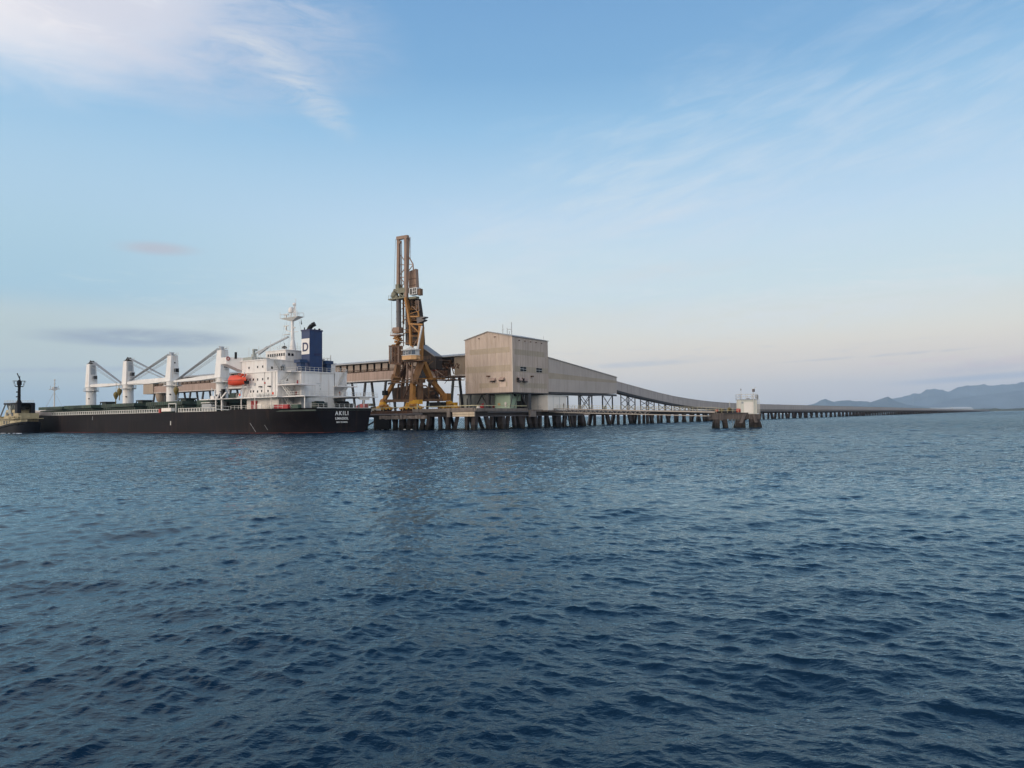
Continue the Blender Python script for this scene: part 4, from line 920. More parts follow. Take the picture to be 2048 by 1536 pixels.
# ================================================================== ship loader
ldr = thing('ship_loader', 'rusty ochre ship loader with its boom raised upright like a tower', 'ship loader', PORT, -32.0, 50.0)
LOADER_BARS = [
 ('leg', 'lyellow', [((-20.26,46.0,8.74),(-23.71,46.5,13.77),1.00,1.00), ((-23.71,46.5,13.77),(-24.74,47.0,16.37),1.10,1.10)]),
 ('leg_upper', 'ltan', [((-24.31,47.0,15.77),(-24.65,48.0,20.46),1.50,1.30), ((-25.15,46.8,15.27),(-23.91,47.4,16.42),2.40,1.80), ((-25.26,48.0,16.54),(-24.52,49.0,20.36),0.50,0.50)]),
 ('leg', 'lyellow', [((-32.5,46.0,8.15),(-32.39,46.5,14.06),1.25,1.25)]),
 ('leg_upper', 'ltan', [((-32.8,46.5,13.74),(-33.93,48.0,20.42),1.70,1.60), ((-31.56,46.5,13.48),(-31.72,46.8,17.28),0.50,0.50), ((-34.05,46.5,15.2),(-35.36,48.0,20.04),0.60,0.60)]),
 ('leg', 'lyellow', [((-34.23,49.0,20.46),(-33.81,53.0,15.13),1.50,1.30), ((-33.61,53.0,15.44),(-35.56,57.0,10.2),1.50,1.40)]),
 ('leg', 'lbrown', [((-16.54,57.0,8.93),(-18.92,56.0,15.02),1.00,1.00), ((-18.92,56.0,15.02),(-23.23,53.0,21.12),1.00,1.00)]),
 ('leg_knee', 'lbrown', [((-33.03,52.5,15.61),(-33.98,53.5,14.67),2.40,1.60)]),
 ('base_beam', 'lbrown', [((-20.92,46.0,8.95),(-32.2,46.0,8.69),0.90,0.80), ((-32.61,46.0,8.83),(-35.96,57.0,8.95),0.70,0.75), ((-21.35,46.0,8.71),(-16.54,57.0,9.26),0.70,0.70), ((-16.54,57.0,9.26),(-35.96,57.0,9.1),0.70,0.70)]),
 ('platform_beam', 'lbrown', [((-23.79,46.0,14.37),(-34.1,46.0,14.43),0.55,0.45), ((-34.1,46.0,14.43),(-34.79,47.0,13.23),0.45,0.40), ((-34.79,47.0,13.15),(-35.39,49.0,13.19),0.45,0.40), ((-35.39,49.0,13.19),(-36.09,50.0,11.75),0.30,0.35), ((-36.41,51.0,11.76),(-36.19,49.0,11.72),0.30,0.35)]),
 ('walkway', 'lyellow', [((-35.72,50.0,15.33),(-35.83,57.0,15.65),0.35,0.60), ((-33.05,48.0,15.37),(-33.9,52.0,15.47),0.30,0.40)]),
 ('brace', 'rust', [((-25.15,46.8,15.58),(-28.29,50.0,22.7),0.35,0.35), ((-25.26,48.0,16.08),(-26.13,50.0,20.33),0.35,0.35), ((-26.13,50.0,20.33),(-17.58,56.0,15.88),0.35,0.35), ((-31.8,46.5,17.72),(-29.04,47.0,20.02),0.35,0.35), ((-32.01,46.5,17.41),(-29.53,46.5,20.89),0.40,0.40), ((-28.46,46.2,9.01),(-31.43,46.2,13.78),0.35,0.35), ((-25.33,47.0,9.09),(-24.81,48.0,14.08),0.45,0.45), ((-32.38,56.0,18.11),(-33.61,56.0,15.71),0.25,0.25), ((-33.22,56.0,18.07),(-35.47,56.0,15.63),0.25,0.25)]),
 ('brace', 'lbrown', [((-34.54,51.0,9.37),(-33.22,50.0,11.53),0.22,0.22), ((-33.22,50.0,11.53),(-33.91,49.0,9.36),0.22,0.22), ((-34.54,51.0,9.37),(-34.58,51.0,13.5),0.28,0.28), ((-34.77,51.0,11.96),(-34.25,52.0,9.39),0.22,0.22), ((-34.03,55.0,10.52),(-35.19,56.0,9.27),0.22,0.22), ((-35.4,56.0,9.26),(-35.41,56.0,10.5),0.20,0.20), ((-34.68,52.0,11.53),(-34.71,52.0,14.29),0.18,0.18), ((-34.88,48.0,13.1),(-34.84,48.0,9.02),0.28,0.28)]),
 ('handrail', 'lpink', [((-24.64,45.8,15.1),(-34.3,45.8,15.01),0.10,0.10), ((-34.6,54.0,18.38),(-36.71,56.0,16.35),0.20,0.20), ((-35.42,54.0,18.19),(-35.6,54.0,15.55),0.15,0.15), ((-38.56,50.0,15.44),(-35.83,57.0,15.96),0.12,0.12), ((-38.05,52.0,21.02),(-37.29,58.0,21.24),0.12,0.12)]),
 ('tower_post', 'lpink', [((-23.0,46.0,25.89),(-22.96,46.0,20.29),0.28,0.28), ((-20.3,49.0,26.29),(-20.26,49.0,20.59),0.28,0.28)]),
 ('tower_post', 'lbrown', [((-23.87,46.0,25.83),(-23.83,46.0,20.25),0.16,0.16), ((-21.18,49.0,26.23),(-21.14,49.0,20.54),0.16,0.16)]),
 ('tower_post', 'lbrown', [((-25.38,46.0,25.72),(-25.34,46.0,20.17),0.22,0.22), ((-22.72,49.0,26.12),(-22.67,49.0,20.46),0.22,0.22)]),
 ('tower_post', 'lpink', [((-26.88,46.0,25.62),(-26.84,46.0,20.09),0.35,0.35), ((-24.24,49.0,26.02),(-24.2,49.0,20.38),0.35,0.35)]),
 ('tower_post', 'lbrown', [((-28.16,46.0,25.54),(-28.11,46.0,20.02),0.30,0.30), ((-25.54,49.0,25.93),(-25.49,49.0,20.31),0.30,0.30)]),
 ('tower_frame', 'rust', [((-22.79,46.0,25.9),(-28.37,46.0,25.44),0.35,0.35), ((-19.74,49.0,26.32),(-25.43,49.0,25.86),0.30,0.30), ((-24.05,46.0,20.39),(-28.32,46.0,20.01),0.80,0.50), ((-21.03,49.0,20.71),(-25.38,49.0,20.32),0.60,0.50), ((-24.08,46.0,24.57),(-25.36,46.0,23.1),0.20,0.20), ((-25.36,46.0,23.1),(-24.06,46.0,21.78),0.20,0.20), ((-24.06,46.0,21.78),(-25.34,46.0,20.32),0.20,0.20), ((-25.6,46.0,25.25),(-25.88,47.0,23.75),0.20,0.20), ((-25.88,47.0,23.75),(-25.57,46.0,22.16),0.20,0.20), ((-25.57,46.0,22.16),(-25.85,47.0,20.5),0.20,0.20), ((-24.07,46.0,23.18),(-28.35,46.0,22.92),0.15,0.15), ((-24.06,46.0,21.78),(-28.34,46.0,21.54),0.15,0.15)]),
 ('stair_core', 'rust', [((-22.62,48.0,25.9),(-22.58,48.0,20.57),0.75,0.75), ((-23.76,48.5,25.86),(-23.72,48.5,20.54),0.90,0.90), ((-24.57,49.0,25.84),(-24.52,49.0,20.52),0.80,0.80)]),
 ('boom_rail', 'lpink', [((-23.69,49.5,59.66),(-23.35,49.5,44.29),0.55,0.90), ((-20.89,52.0,60.25),(-20.54,52.0,44.95),0.35,0.50)]),
 ('boom_rail', 'lpink', [((-27.07,49.5,60.25),(-26.9,49.5,40.74),0.95,1.00), ((-25.85,52.0,60.61),(-24.81,52.0,41.27),0.40,0.50)]),
 ('boom_head', 'lpink', [((-23.15,49.5,60.23),(-27.82,49.5,60.05),1.00,1.00), ((-23.74,50.0,59.59),(-23.62,50.0,44.32),0.35,0.40), ((-20.27,52.4,61.24),(-25.03,52.4,61.06),0.40,0.50), ((-23.26,49.5,60.21),(-20.29,52.5,61.17),0.50,0.50), ((-27.6,49.5,60.01),(-24.93,52.5,60.93),0.50,0.50), ((-26.66,49.2,59.15),(-27.02,49.2,58.14),0.50,0.50), ((-24.97,49.2,59.09),(-24.52,49.2,58.36),0.50,0.50)]),
 ('boom_lattice', 'lpink', [((-24.04,50.0,54.92),(-25.76,50.0,52.93),0.22,0.22), ((-24.01,50.0,51.82),(-25.75,50.0,51.59),0.22,0.22), ((-25.74,50.0,50.25),(-23.98,50.0,48.73),0.22,0.22), ((-23.98,50.0,47.85),(-25.72,50.0,47.64),0.22,0.22), ((-23.98,50.0,47.62),(-25.7,50.0,45.82),0.22,0.22), ((-23.53,51.0,59.18),(-23.41,51.0,44.8),0.12,0.12), ((-25.7,50.0,45.82),(-24.39,50.0,45.03),0.20,0.20), ((-21.53,51.0,58.67),(-21.54,51.0,45.5),0.12,0.12), ((-21.46,51.0,60.3),(-21.47,51.0,45.03),0.10,0.10)]),
 ('back_stay', 'lpink', [((-27.29,50.0,54.3),(-29.4,50.0,51.33),0.28,0.28), ((-29.4,50.0,51.33),(-29.55,50.0,49.28),0.28,0.28), ((-27.26,50.0,51.62),(-29.4,50.0,51.18),0.20,0.20), ((-29.18,50.0,50.89),(-27.46,50.0,49.39),0.20,0.20), ((-26.81,51.0,60.42),(-26.74,51.0,53.13),0.08,0.08), ((-27.45,51.0,60.32),(-27.39,51.0,53.04),0.08,0.08), ((-26.8,51.0,59.47),(-27.45,51.0,59.37),0.07,0.07), ((-26.78,51.0,57.57),(-27.43,51.0,57.47),0.07,0.07), ((-26.77,51.0,55.66),(-27.41,51.0,55.57),0.07,0.07)]),
 ('aerial', 'rope', [((-24.74,50.0,61.19),(-24.73,50.0,60.24),0.08,0.08), ((-22.77,50.0,61.02),(-22.76,50.0,60.38),0.05,0.05)]),
 ('boom_arm', 'lyellow', [((-27.06,49.0,40.97),(-27.89,49.0,36.98),0.75,0.70), ((-27.89,49.0,37.29),(-29.01,49.0,32.21),0.75,0.70), ((-29.02,49.0,32.52),(-29.17,49.0,25.99),0.60,0.60), ((-29.17,49.0,25.99),(-30.58,48.5,24.63),0.50,0.50), ((-27.16,50.0,40.3),(-27.99,50.0,36.77),0.40,0.40)]),
 ('boom_cross', 'lyellow', [((-29.62,48.5,34.74),(-33.18,48.5,34.41),0.35,0.40), ((-29.6,48.5,32.42),(-34.6,48.5,31.84),0.45,0.50), ((-30.02,48.5,32.07),(-33.13,48.5,29.51),0.30,0.35), ((-33.16,48.5,32.11),(-33.24,48.5,29.5),0.25,0.25), ((-29.63,48.5,35.67),(-33.2,48.5,36.1),0.16,0.16), ((-29.57,48.5,28.71),(-32.91,48.5,28.45),0.16,0.16), ((-32.78,48.5,36.14),(-33.18,48.5,34.26),0.30,0.30)]),
 ('boom_cross', 'lpink', [((-31.88,48.6,39.63),(-32.06,48.6,36.22),0.15,0.15), ((-30.19,48.6,37.95),(-32.27,48.6,36.2),0.15,0.15), ((-27.39,48.8,31.55),(-28.49,48.8,35.34),0.14,0.14), ((-30.16,48.5,24.65),(-32.28,48.5,27.28),0.20,0.20), ((-31.41,50.0,39.85),(-31.79,50.0,36.4),0.25,0.25)]),
 ('hoist_strut', 'cabwhite', [((-35.32,47.5,31.22),(-34.13,46.5,23.2),0.40,0.45)]),
 ('hoist_arm', 'lyellow', [((-33.98,48.5,31.43),(-32.42,48.5,20.53),0.90,1.00), ((-33.2,50.0,31.33),(-32.48,50.0,20.61),0.80,0.90)]),
]

for name, m, bars in LOADER_BARS:
    if name in ('brace', 'handrail', 'boom_cross'):
        for p, q, w, h_ in bars: part(name, MB().bar(p, q, w, h_), M[m], ldr)
        continue
    mb = MB()
    for p, q, w, h_ in bars: mb.bar(p, q, w, h_)
    part(name, mb, M[m], ldr)
ZR = ZD + .15
def bogie(a, b, s=1.0, label=None):
    mb = MB().prism([(a - 3.6, ZR + .45), (a + 3.6, ZR + .45), (a + 3.4, ZR + 1.25), (a + 1.3, ZR + 1.7), (a + .8, ZR + 2.9), (a - .8, ZR + 2.9), (a - 1.3, ZR + 1.7), (a - 3.4, ZR + 1.25)], 'b', b - .55, b + .55)
    t = part('bogie', mb, M['lbright'], ldr)
    for x in (-2.9, -1.1, 1.1, 2.9): part('wheel', MB().cyl((a + x, b - .62, ZR + .42), (a + x, b + .62, ZR + .42), .42, n=16), M['black'], t, 40)
    for x0 in (a - 4.3, a + 3.6): part('buffer', MB().box(x0, x0 + .7, b - .3, b + .3, ZR + .6, ZR + 1.1), M['lyellow'], t)
    part('drive_motor', MB().cyl((a - 1.4, b - .9, ZR + 1.6), (a + .2, b - .9, ZR + 1.6), .42, n=12).box(a - 2.6, a - 1.5, b - .8, b, ZR + 1.3, ZR + 2.1), M['lyellow'], t, 40)
    return t
bogie(-20.6, 45.4); bogie(-33.2, 45.4); bogie(-37.6, 57); bogie(-20.6, 57)
part('rail_track', MB().box(-60, 100, 45.3, 45.5, ZD + .004, ZD + .16).box(-60, 100, 56.9, 57.1, ZD + .004, ZD + .16), M['rust'], ldr)
part('leg_foot', MB().box(-37.6, -34.6, 56, 58, 8.7, 11.0), M['lyellow'], ldr)
part('leg_foot', MB().cyl((-20.3, 45.2, 8.6), (-20.3, 46.8, 8.6), .9, n=14).box(-33.6, -31.9, 45.3, 46.7, 8.3, 9.7), M['lyellow'], ldr, 40)
part('cable_drum', MB().box(-36.6, -33.8, 44.8, 46.2, 7.6, 8.9).box(-40.6, -39.2, 56.2, 57.6, 7.0, 8.1), M['lbright'], ldr)
part('signal_box', MB().box(-15.6, -13.2, 44.8, 46.2, 7.4, 8.2), M['olive'], ldr)
part('transformer_box', MB().box(-42.6, -38.0, 47.5, 50, 6.6, 8.1), M['black'], ldr)
# enclosed machinery body with sloping top
mb = MB().add([(-22.6, 48, 9.35), (-29.7, 48, 9.2), (-29.7, 48, 13.5), (-22.6, 48, 12.85), (-22.6, 53, 9.35), (-29.7, 53, 9.2), (-29.7, 53, 13.5), (-22.6, 53, 12.85)], [(0, 1, 2, 3), (4, 5, 6, 7), (0, 1, 5, 4), (1, 2, 6, 5), (2, 3, 7, 6), (3, 0, 4, 7)])
part('machine_house', mb, M['dusty'], ldr)
part('machine_house', MB().prism([(-25.6, 9.3), (-31.3, 9.2), (-31.3, 13.2), (-25.6, 13.0)], 'b', 57.6, 59.4), M['dusty'], ldr)
part('ribs', MB().box(-24.4, -24.1, 47.9, 48, 9.3, 12.9).box(-26.4, -26.1, 47.9, 48, 9.3, 13.1).box(-28.4, -28.1, 47.9, 48, 9.3, 13.3), M['rust'], ldr)
part('surge_hopper', MB().cyl((-33.1, 48.8, 9.0), (-33.1, 48.8, 12.2), 1.15, 1.15, 18).cyl((-33.1, 48.8, 12.2), (-33.1, 48.8, 15.4), 1.15, .7, 18), M['lbrown'], ldr, 40)
r_ = random.Random(2)
for i in range(34):
    mb = MB(); a = r_.uniform(-35, -24); b = r_.uniform(48.5, 55); z = r_.uniform(9.6, 19.5)
    if r_.random() < .45: mb.box(a, a + r_.uniform(.5, 1.4), b, b + .8, z, z + r_.uniform(.3, 1.0))
    else: mb.bar((a, b, z), (a + r_.uniform(-2.5, 2.5), b + r_.uniform(-1, 1), z + r_.uniform(-2.5, 2.5)), r_.uniform(.12, .32))
    part('drive_unit' if i % 2 else 'strut', mb, M[r_.choice(['rust', 'lbrown', 'lbrown', 'tube', 'lyellow'])], ldr)
mb = MB()
for i in range(12):
    a = r_.uniform(-41, -37); b = r_.uniform(54, 58); z = r_.uniform(14.6, 20.0); mb.bar((a, b, z), (a + r_.uniform(-2, 2), b, z + r_.uniform(-2, 2)), r_.uniform(.12, .3))
mb.rail([(-36, 53, 15.1), (-43, 58, 15.1)], 1.1, 1, 2, .1).box(-42.8, -36, 52.8, 58.4, 14.85, 15.05)
part('transfer_platform', mb, M['rust'], ldr)
part('chute_hood', MB().add([(-29.2, 53.5, 21.0), (-30.3, 53.5, 21.0), (-31.7, 53.5, 15.7), (-27.9, 53.5, 15.8), (-29.2, 55, 21.0), (-30.3, 55, 21.0), (-31.7, 55, 15.7), (-27.9, 55, 15.8)], [(0, 1, 2, 3), (4, 5, 6, 7), (0, 1, 5, 4), (1, 2, 6, 5), (2, 3, 7, 6), (3, 0, 4, 7)]), M['belt'], ldr)
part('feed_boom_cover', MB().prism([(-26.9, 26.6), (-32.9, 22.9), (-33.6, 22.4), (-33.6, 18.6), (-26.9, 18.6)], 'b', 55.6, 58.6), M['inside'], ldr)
part('cover_roof', MB().prism([(-26.5, 27.0), (-33.2, 22.9), (-33.2, 22.6), (-26.5, 26.7)], 'b', 55.2, 59), M['roof_trim'], ldr)
part('side_cladding', MB().prism([(-29.0, 23.5), (-32.8, 22.5), (-32.8, 19.3), (-31.1, 18.5), (-29.0, 19.7)], 'b', 57.0, 57.2), mat('grey_sheet', (0.24, 0.22, 0.21), 0.6, 0.15, 0.5, 0.4, (0.16, 0.09, 0.07), 0.6), ldr)
part('drive_house', MB().box(-36.0, -32.9, 56.5, 58.5, 16.4, 18.2), M['rust'], ldr)
part('red_guard', MB().prism([(-30.0, 19.5), (-33.2, 19.4), (-33.2, 18.5), (-31.5, 17.9)], 'b', 56.6, 56.8), M['red_soft'], ldr)
# operator's cab
cab = part('operator_cab', MB().prism([(-30.5, 43.8), (-34.2, 43.8), (-35.4, 44.8), (-35.4, 46.5), (-30.5, 46.5)], 'z', 21.0, 22.3), M['cabtan'], ldr)
part('cab_frame', MB().prism([(-30.3, 43.6), (-34.3, 43.6), (-35.6, 44.7), (-35.6, 46.6), (-30.3, 46.6)], 'z', 23.85, 24.1).prism([(-30.7, 44.0), (-34.1, 44.0), (-35.2, 44.9), (-35.2, 46.4), (-30.7, 46.4)], 'z', 22.3, 23.85).prism([(-30.4, 43.7), (-34.25, 43.7), (-35.5, 44.75), (-35.5, 46.6), (-30.4, 46.6)], 'z', 22.25, 22.4), M['cabwhite'], cab)
for a0, a1, z0, z1 in [(-30.9, -31.7, 22.5, 22.95), (-30.9, -31.7, 23.1, 23.65), (-32.0, -32.7, 22.5, 22.95), (-32.0, -32.7, 23.1, 23.65), (-32.95, -34.0, 22.5, 23.7)]:
    part('window', MB().box(a1, a0, 43.9, 43.98, z0, z1), M['cabglass'], cab)
part('window', MB().add([(-34.2, 44.0, 22.5), (-35.1, 44.75, 22.5), (-35.1, 44.75, 23.7), (-34.2, 44.0, 23.7), (-34.25, 43.93, 22.5), (-35.15, 44.68, 22.5), (-35.15, 44.68, 23.7), (-34.25, 43.93, 23.7)], [(0, 1, 2, 3), (4, 5, 6, 7), (0, 1, 5, 4), (1, 2, 6, 5), (2, 3, 7, 6), (3, 0, 4, 7)]), M['cabglass'], cab)
part('cab_dome', MB().lathe((-32.8, 45.2, 24.1), [(1.5, 0), (1.3, .3), (.6, .55), (.35, .7), (.3, 1.0), (.05, 1.05)], 14), M['rail'], cab, 50)
part('cab_platform', MB().box(-37.8, -30.0, 44.6, 48.5, 20.45, 20.65).rail([(-35.8, 44.8, 20.65), (-40.0, 46, 20.65)], 1.1, 1.2, 2, .08), M['lbrown'], ldr)
part('cab_mast', MB().bar((-32.6, 46.1, 9.8), (-32.5, 46.1, 20.5), .45).bar((-29.9, 46.4, 10.5), (-30.1, 46.4, 20.5), .32).bar((-30.3, 46.3, 20.5), (-30.3, 46.3, 15), .35), M['lpink'], ldr)
mb = MB()
for k in range(10): z = 10.5 + k; mb.bar((-29.9, 46.4, z), (-32.6, 46.1, z + (0.9 if k % 2 else 0)), .1)
part('cab_lattice', mb, M['lbrown'], ldr)
# upright boom fittings
part('chute_tube', MB().cyl((-23.5, 49.6, 31.8), (-23.5, 49.6, 40.9), .78, n=16).cyl((-23.5, 49.6, 36.8), (-23.5, 49.6, 37.0), .86, n=16).cyl((-23.5, 49.6, 34.6), (-23.5, 49.6, 34.75), .86, n=16), M['tube'], ldr, 40)
part('tube_shade_side', MB().cyl((-24.6, 50.6, 33.0), (-24.6, 50.6, 40.9), .3, n=10), M['lbrown'], ldr, 40)  # thin brown tube added to stand for the shaded side of the chute tube
part('conveyor_belt', MB().box(-26.6, -25.2, 50.8, 51.6, 26.4, 41.0), M['belt'], ldr)
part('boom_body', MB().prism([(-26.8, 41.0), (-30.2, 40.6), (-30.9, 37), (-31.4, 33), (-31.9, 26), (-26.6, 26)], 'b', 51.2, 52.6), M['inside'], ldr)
mb = MB()
for i, z in enumerate([27.2, 29.3, 31.4, 33.5, 35.6, 37.7, 39.6]):
    mb.bar((-24.4, 50, z), (-27.4, 50, z + (1.6 if i % 2 else -.6)), .2).bar((-27.4, 51, z + .5), (-31.2, 51, z + (1.8 if i % 2 else -.8)), .16).bar((-27.4, 51, z), (-31.2, 51, z), .14)
for a in (-24.7, -26.8, -28.6): mb.bar((a, 50.4, 26), (a + .1, 50.4, 40.8), .2)
part('boom_lattice', mb, M['lbrown'], ldr)
for z0 in (26.5, 30.0, 33.5, 37.0):
    part('landing', MB().box(-31.6, -26.4, 49.6, 51.0, z0, z0 + .08).rail([(-31.6, 49.6, z0), (-26.6, 49.6, z0)], 1.0, 1.2, 2, .06), M['lyellow'], ldr)
part('hoist_cable', MB().bar((-22.9, 49, 60), (-22.0, 49, 42.0), .06), M['black'], ldr)
part('hoist_cable', MB().bar((-20.9, 49, 40.8), (-21.0, 49, 30.2), .05), M['black'], ldr)
part('boom_ladder', MB().bar((-24.9, 49.3, 44.5), (-24.9, 49.3, 60), .06).bar((-25.3, 49.3, 44.5), (-25.3, 49.3, 60), .06), M['rust'], ldr)
part('upper_panel', MB().add([(-26.5, 51, 49.5), (-29.5, 51, 50.0), (-29.9, 51, 43.6), (-26.6, 51, 43.6), (-26.5, 52.2, 49.5), (-29.5, 52.2, 50.0), (-29.9, 52.2, 43.6), (-26.6, 52.2, 43.6)], [(0, 1, 2, 3), (4, 5, 6, 7), (0, 1, 5, 4), (1, 2, 6, 5), (2, 3, 7, 6), (3, 0, 4, 7)]), M['lpink'], ldr)
part('panel_seam', MB().box(-29.8, -26.5, 50.93, 50.99, 46.9, 47.1).box(-29.8, -26.5, 50.93, 50.99, 44.9, 45.05).box(-28.9, -28.75, 50.93, 50.99, 43.6, 49.8), M['rust'], ldr)
wc = part('winch_cabin', MB().box(-31.7, -28.5, 49.1, 51.0, 41.6, 43.7), M['cabwhite'], ldr)
for a0, a1, z0, z1 in [(-29.7, -28.9, 41.8, 43.5), (-30.6, -30.1, 41.8, 42.5), (-30.6, -30.1, 42.7, 43.5), (-31.4, -30.9, 41.8, 42.5), (-31.4, -30.9, 42.7, 43.5)]: part('window', MB().box(a0, a1, 49.0, 49.1, z0, z1), M['glass'], wc)
part('cabin_side', MB().box(-32.9, -31.75, 49.4, 50.6, 41.2, 43.2), M['lbrown'], wc)
part('cabin_base', MB().box(-31.2, -28.4, 49.2, 50.8, 40.3, 41.0), M['olive'], ldr)
part('head_platform', MB().box(-27.0, -19.8, 48.6, 51.2, 40.85, 41.25).add([(-19.8, 48.9, 40.9), (-18.9, 49.4, 41.3), (-19.8, 50.6, 41.3)], [(0, 1, 2)]), M['olive'], ldr)
mb = MB().box(-26.9, -23.6, 49, 51, 42.6, 44.2).box(-24.0, -22.6, 49.1, 50.9, 43.6, 45.6).box(-26.6, -26, 49.2, 50.6, 41.3, 42.6).box(-24.6, -24.1, 49.2, 50.6, 41.3, 42.7).bar((-26, 49.2, 41.4), (-22, 49.2, 43.9), .3).lathe((-21.6, 49.8, 41.3), [(.9, 0), (1.25, .7), (1.1, 1.7), (.6, 2.3), (.4, 3.0)], 12).box(-23.5, -21.4, 49, 50.6, 41.3, 42.0).bar((-20.9, 49.8, 41.3), (-22.6, 49.8, 44.8), .45)
part('head_machinery', mb, M['olive'], ldr, 30)
part('head_rail', MB().rail([(-19.9, 48.8, 41.3), (-22.5, 48.8, 41.3)], 1.1, .9, 2, .06), M['olive'], ldr)
part('tube_collar', MB().box(-24.3, -21.5, 48.8, 50.8, 30.2, 32.0).box(-24.6, -20.6, 48.6, 51, 29.4, 29.75).cyl((-21.4, 49, 31.2), (-21.4, 50.4, 31.6), .4, n=10), M['lpink'], ldr)
mb = MB().rail([(-20.8, 48.7, 29.75), (-24.5, 48.7, 29.75)], 1.0, .9, 2, .06)
for i in range(16): a = r_.uniform(-24.4, -21.4); z = r_.uniform(26.0, 29.0); mb.box(a, a + r_.uniform(.3, .8), 48.8, 50.6, z, z + r_.uniform(.2, .8))
part('spout_machinery', mb, M['lyellow'], ldr)
part('boom_nozzle', MB().prism([(-32.0, 34.4), (-35.5, 34.2), (-35.4, 33.9), (-34.0, 33.7), (-35.2, 33.3), (-34.9, 33.0), (-32.3, 32.4)], 'b', 48.6, 50.2), M['tube'], ldr)
part('festoon', MB().bar((-23.0, 46, 7.4), (-23.0, 46, 9.2), .15).bar((-25.6, 46, 6.8), (-25.6, 46, 9.2), .15).cyl((-25.6, 46, 6.4), (-25.6, 46, 6.9), .5, n=10), M['black'], ldr)
part('cable_basket', MB().box(-23.1, -21.7, 44.0, 45.2, 10.6, 12.0), M['black'], ldr)
part('lamp_arm', MB().cyl((-24.2, 45.8, 14.4), (-22.6, 45.8, 14.2), .3, n=8).bar((-38.5, 57, 13.2), (-42, 57, 12.8), .12), M['tube'], ldr)

# ================================================================== transfer building
bld = thing('transfer_building', 'tall beige metal clad building on columns with a sloping wing towards the jetty', 'building', PORT, -52.3, 68)
A0, A1, BB0, BB1, ZB = -61.2, -43.4, 58.0, 77.2, 10.7
gz = lambda a: 27.15 + 1.95 * (1 - abs((a + 52.3) / 8.9))
wl = MB().add([(A0, BB0, ZB), (A1, BB0, ZB), (A1, BB0, 27.0), (-52.3, BB0, 29.0), (A0, BB0, 27.0), (A0, BB1, ZB), (A1, BB1, ZB), (A1, BB1, 27.0), (-52.3, BB1, 29.0), (A0, BB1, 27.0)],
   [(0, 1, 2, 3, 4), (5, 6, 7, 8, 9), (0, 4, 9, 5), (1, 2, 7, 6), (2, 3, 8, 7), (3, 4, 9, 8), (0, 1, 6, 5)])
part('wall', wl, M['clad'], bld)
rf = MB()
for s_ in (1, -1):
    e = -52.3 + s_ * 9.15
    rf.add([(-52.3, BB0 - .3, 29.02), (e, BB0 - .3, 26.98), (e, BB1 + .3, 26.98), (-52.3, BB1 + .3, 29.02), (-52.3, BB0 - .3, 29.2), (e, BB0 - .3, 27.16), (e, BB1 + .3, 27.16), (-52.3, BB1 + .3, 29.2)], [(0, 1, 2, 3), (4, 5, 6, 7), (0, 1, 5, 4), (1, 2, 6, 5), (2, 3, 7, 6), (3, 0, 4, 7)])
part('roof', rf, M['roof_trim'], bld)
part('corner_flashing', MB().box(A0 - .04, A0 + .12, BB0 - .04, BB0 + .1, ZB - .1, 26.95), mat('pale_flashing', (0.62, 0.53, 0.43), 0.5, 0.05), bld)
part('base_trim', MB().box(A0 - .06, A1 + .06, BB0 - .06, BB1 + .06, ZB - .32, ZB - .01), M['legdark'], bld)
for (a0, a1, z0, z1) in [(-60.3, -45.2, 22.4, 24.0), (-60.6, -43.9, 16.9, 18.75), (-59.3, -57.6, 12.4, 13.7), (-56.0, -48.9, 12.2, 13.6)]:
    part('skylight_band', MB().box(a0, a1, BB0 - .03, BB0 - .003, z0, z1), M['band'], bld)
for (b0, b1, z0, z1) in [(59.2, 75.2, 21.8, 23.4), (59.2, 77.0, 16.8, 18.4), (61.8, 76.3, 12.1, 13.6)]:
    part('skylight_band', MB().box(A0 - .03, A0 - .003, b0, b1, z0, z1), M['band'], bld)
part('replacement_sheet', MB().box(-58.8, -56.5, BB0 - .05, BB0 - .032, 12.3, 14.0), mat('newer_sheet', (0.52, 0.41, 0.34), 0.5, 0.04), bld)
for a, z in ((-54.2, 14.1), (-57.5, 14.2)):
    hd = part('vent_hood', MB().add([(a - .85, BB0, z + 1.0), (a + .85, BB0, z + 1.0), (a + .85, BB0 - .9, z + .35), (a - .85, BB0 - .9, z + .35), (a - .85, BB0, z), (a + .85, BB0, z), (a + .85, BB0 - .9, z + .1), (a - .85, BB0 - .9, z + .1)], [(0, 1, 2, 3), (4, 5, 6, 7), (0, 1, 5, 4), (1, 2, 6, 5), (2, 3, 7, 6), (3, 0, 4, 7)]), M['clad_pink'], bld)
    part('vent_opening', MB().box(a - .8, a + .8, BB0 - .86, BB0 - .05, z - .22, z - .02), M['glass'], hd)
for b, z in ((60.2, 14.0), (62.9, 13.9)):
    hd = part('vent_hood', MB().add([(A0, b, z + 1.4), (A0, b + 1.9, z + 1.2), (A0 - .9, b + 1.9, z + .3), (A0 - .9, b, z + .3), (A0, b, z), (A0, b + 1.9, z), (A0 - .9, b + 1.9, z + .1), (A0 - .9, b, z + .1)], [(0, 1, 2, 3), (4, 5, 6, 7), (0, 1, 5, 4), (1, 2, 6, 5), (2, 3, 7, 6), (3, 0, 4, 7)]), M['clad_pink'], bld)
    part('vent_opening', MB().box(A0 - .92, A0 - .02, b - .08, b - .01, z + .1, z + .9).box(A0 - .86, A0 - .05, b, b + 1.85, z - .22, z - .02), M['glass'], hd)
part('lamp', MB().box(-52.9, -52.0, BB0 - .7, BB0, 15.5, 15.85), M['rust'], bld)
part('lamp', MB().box(A0 - .7, A0, 67.4, 68.2, 15.4, 15.8), M['rust'], bld)
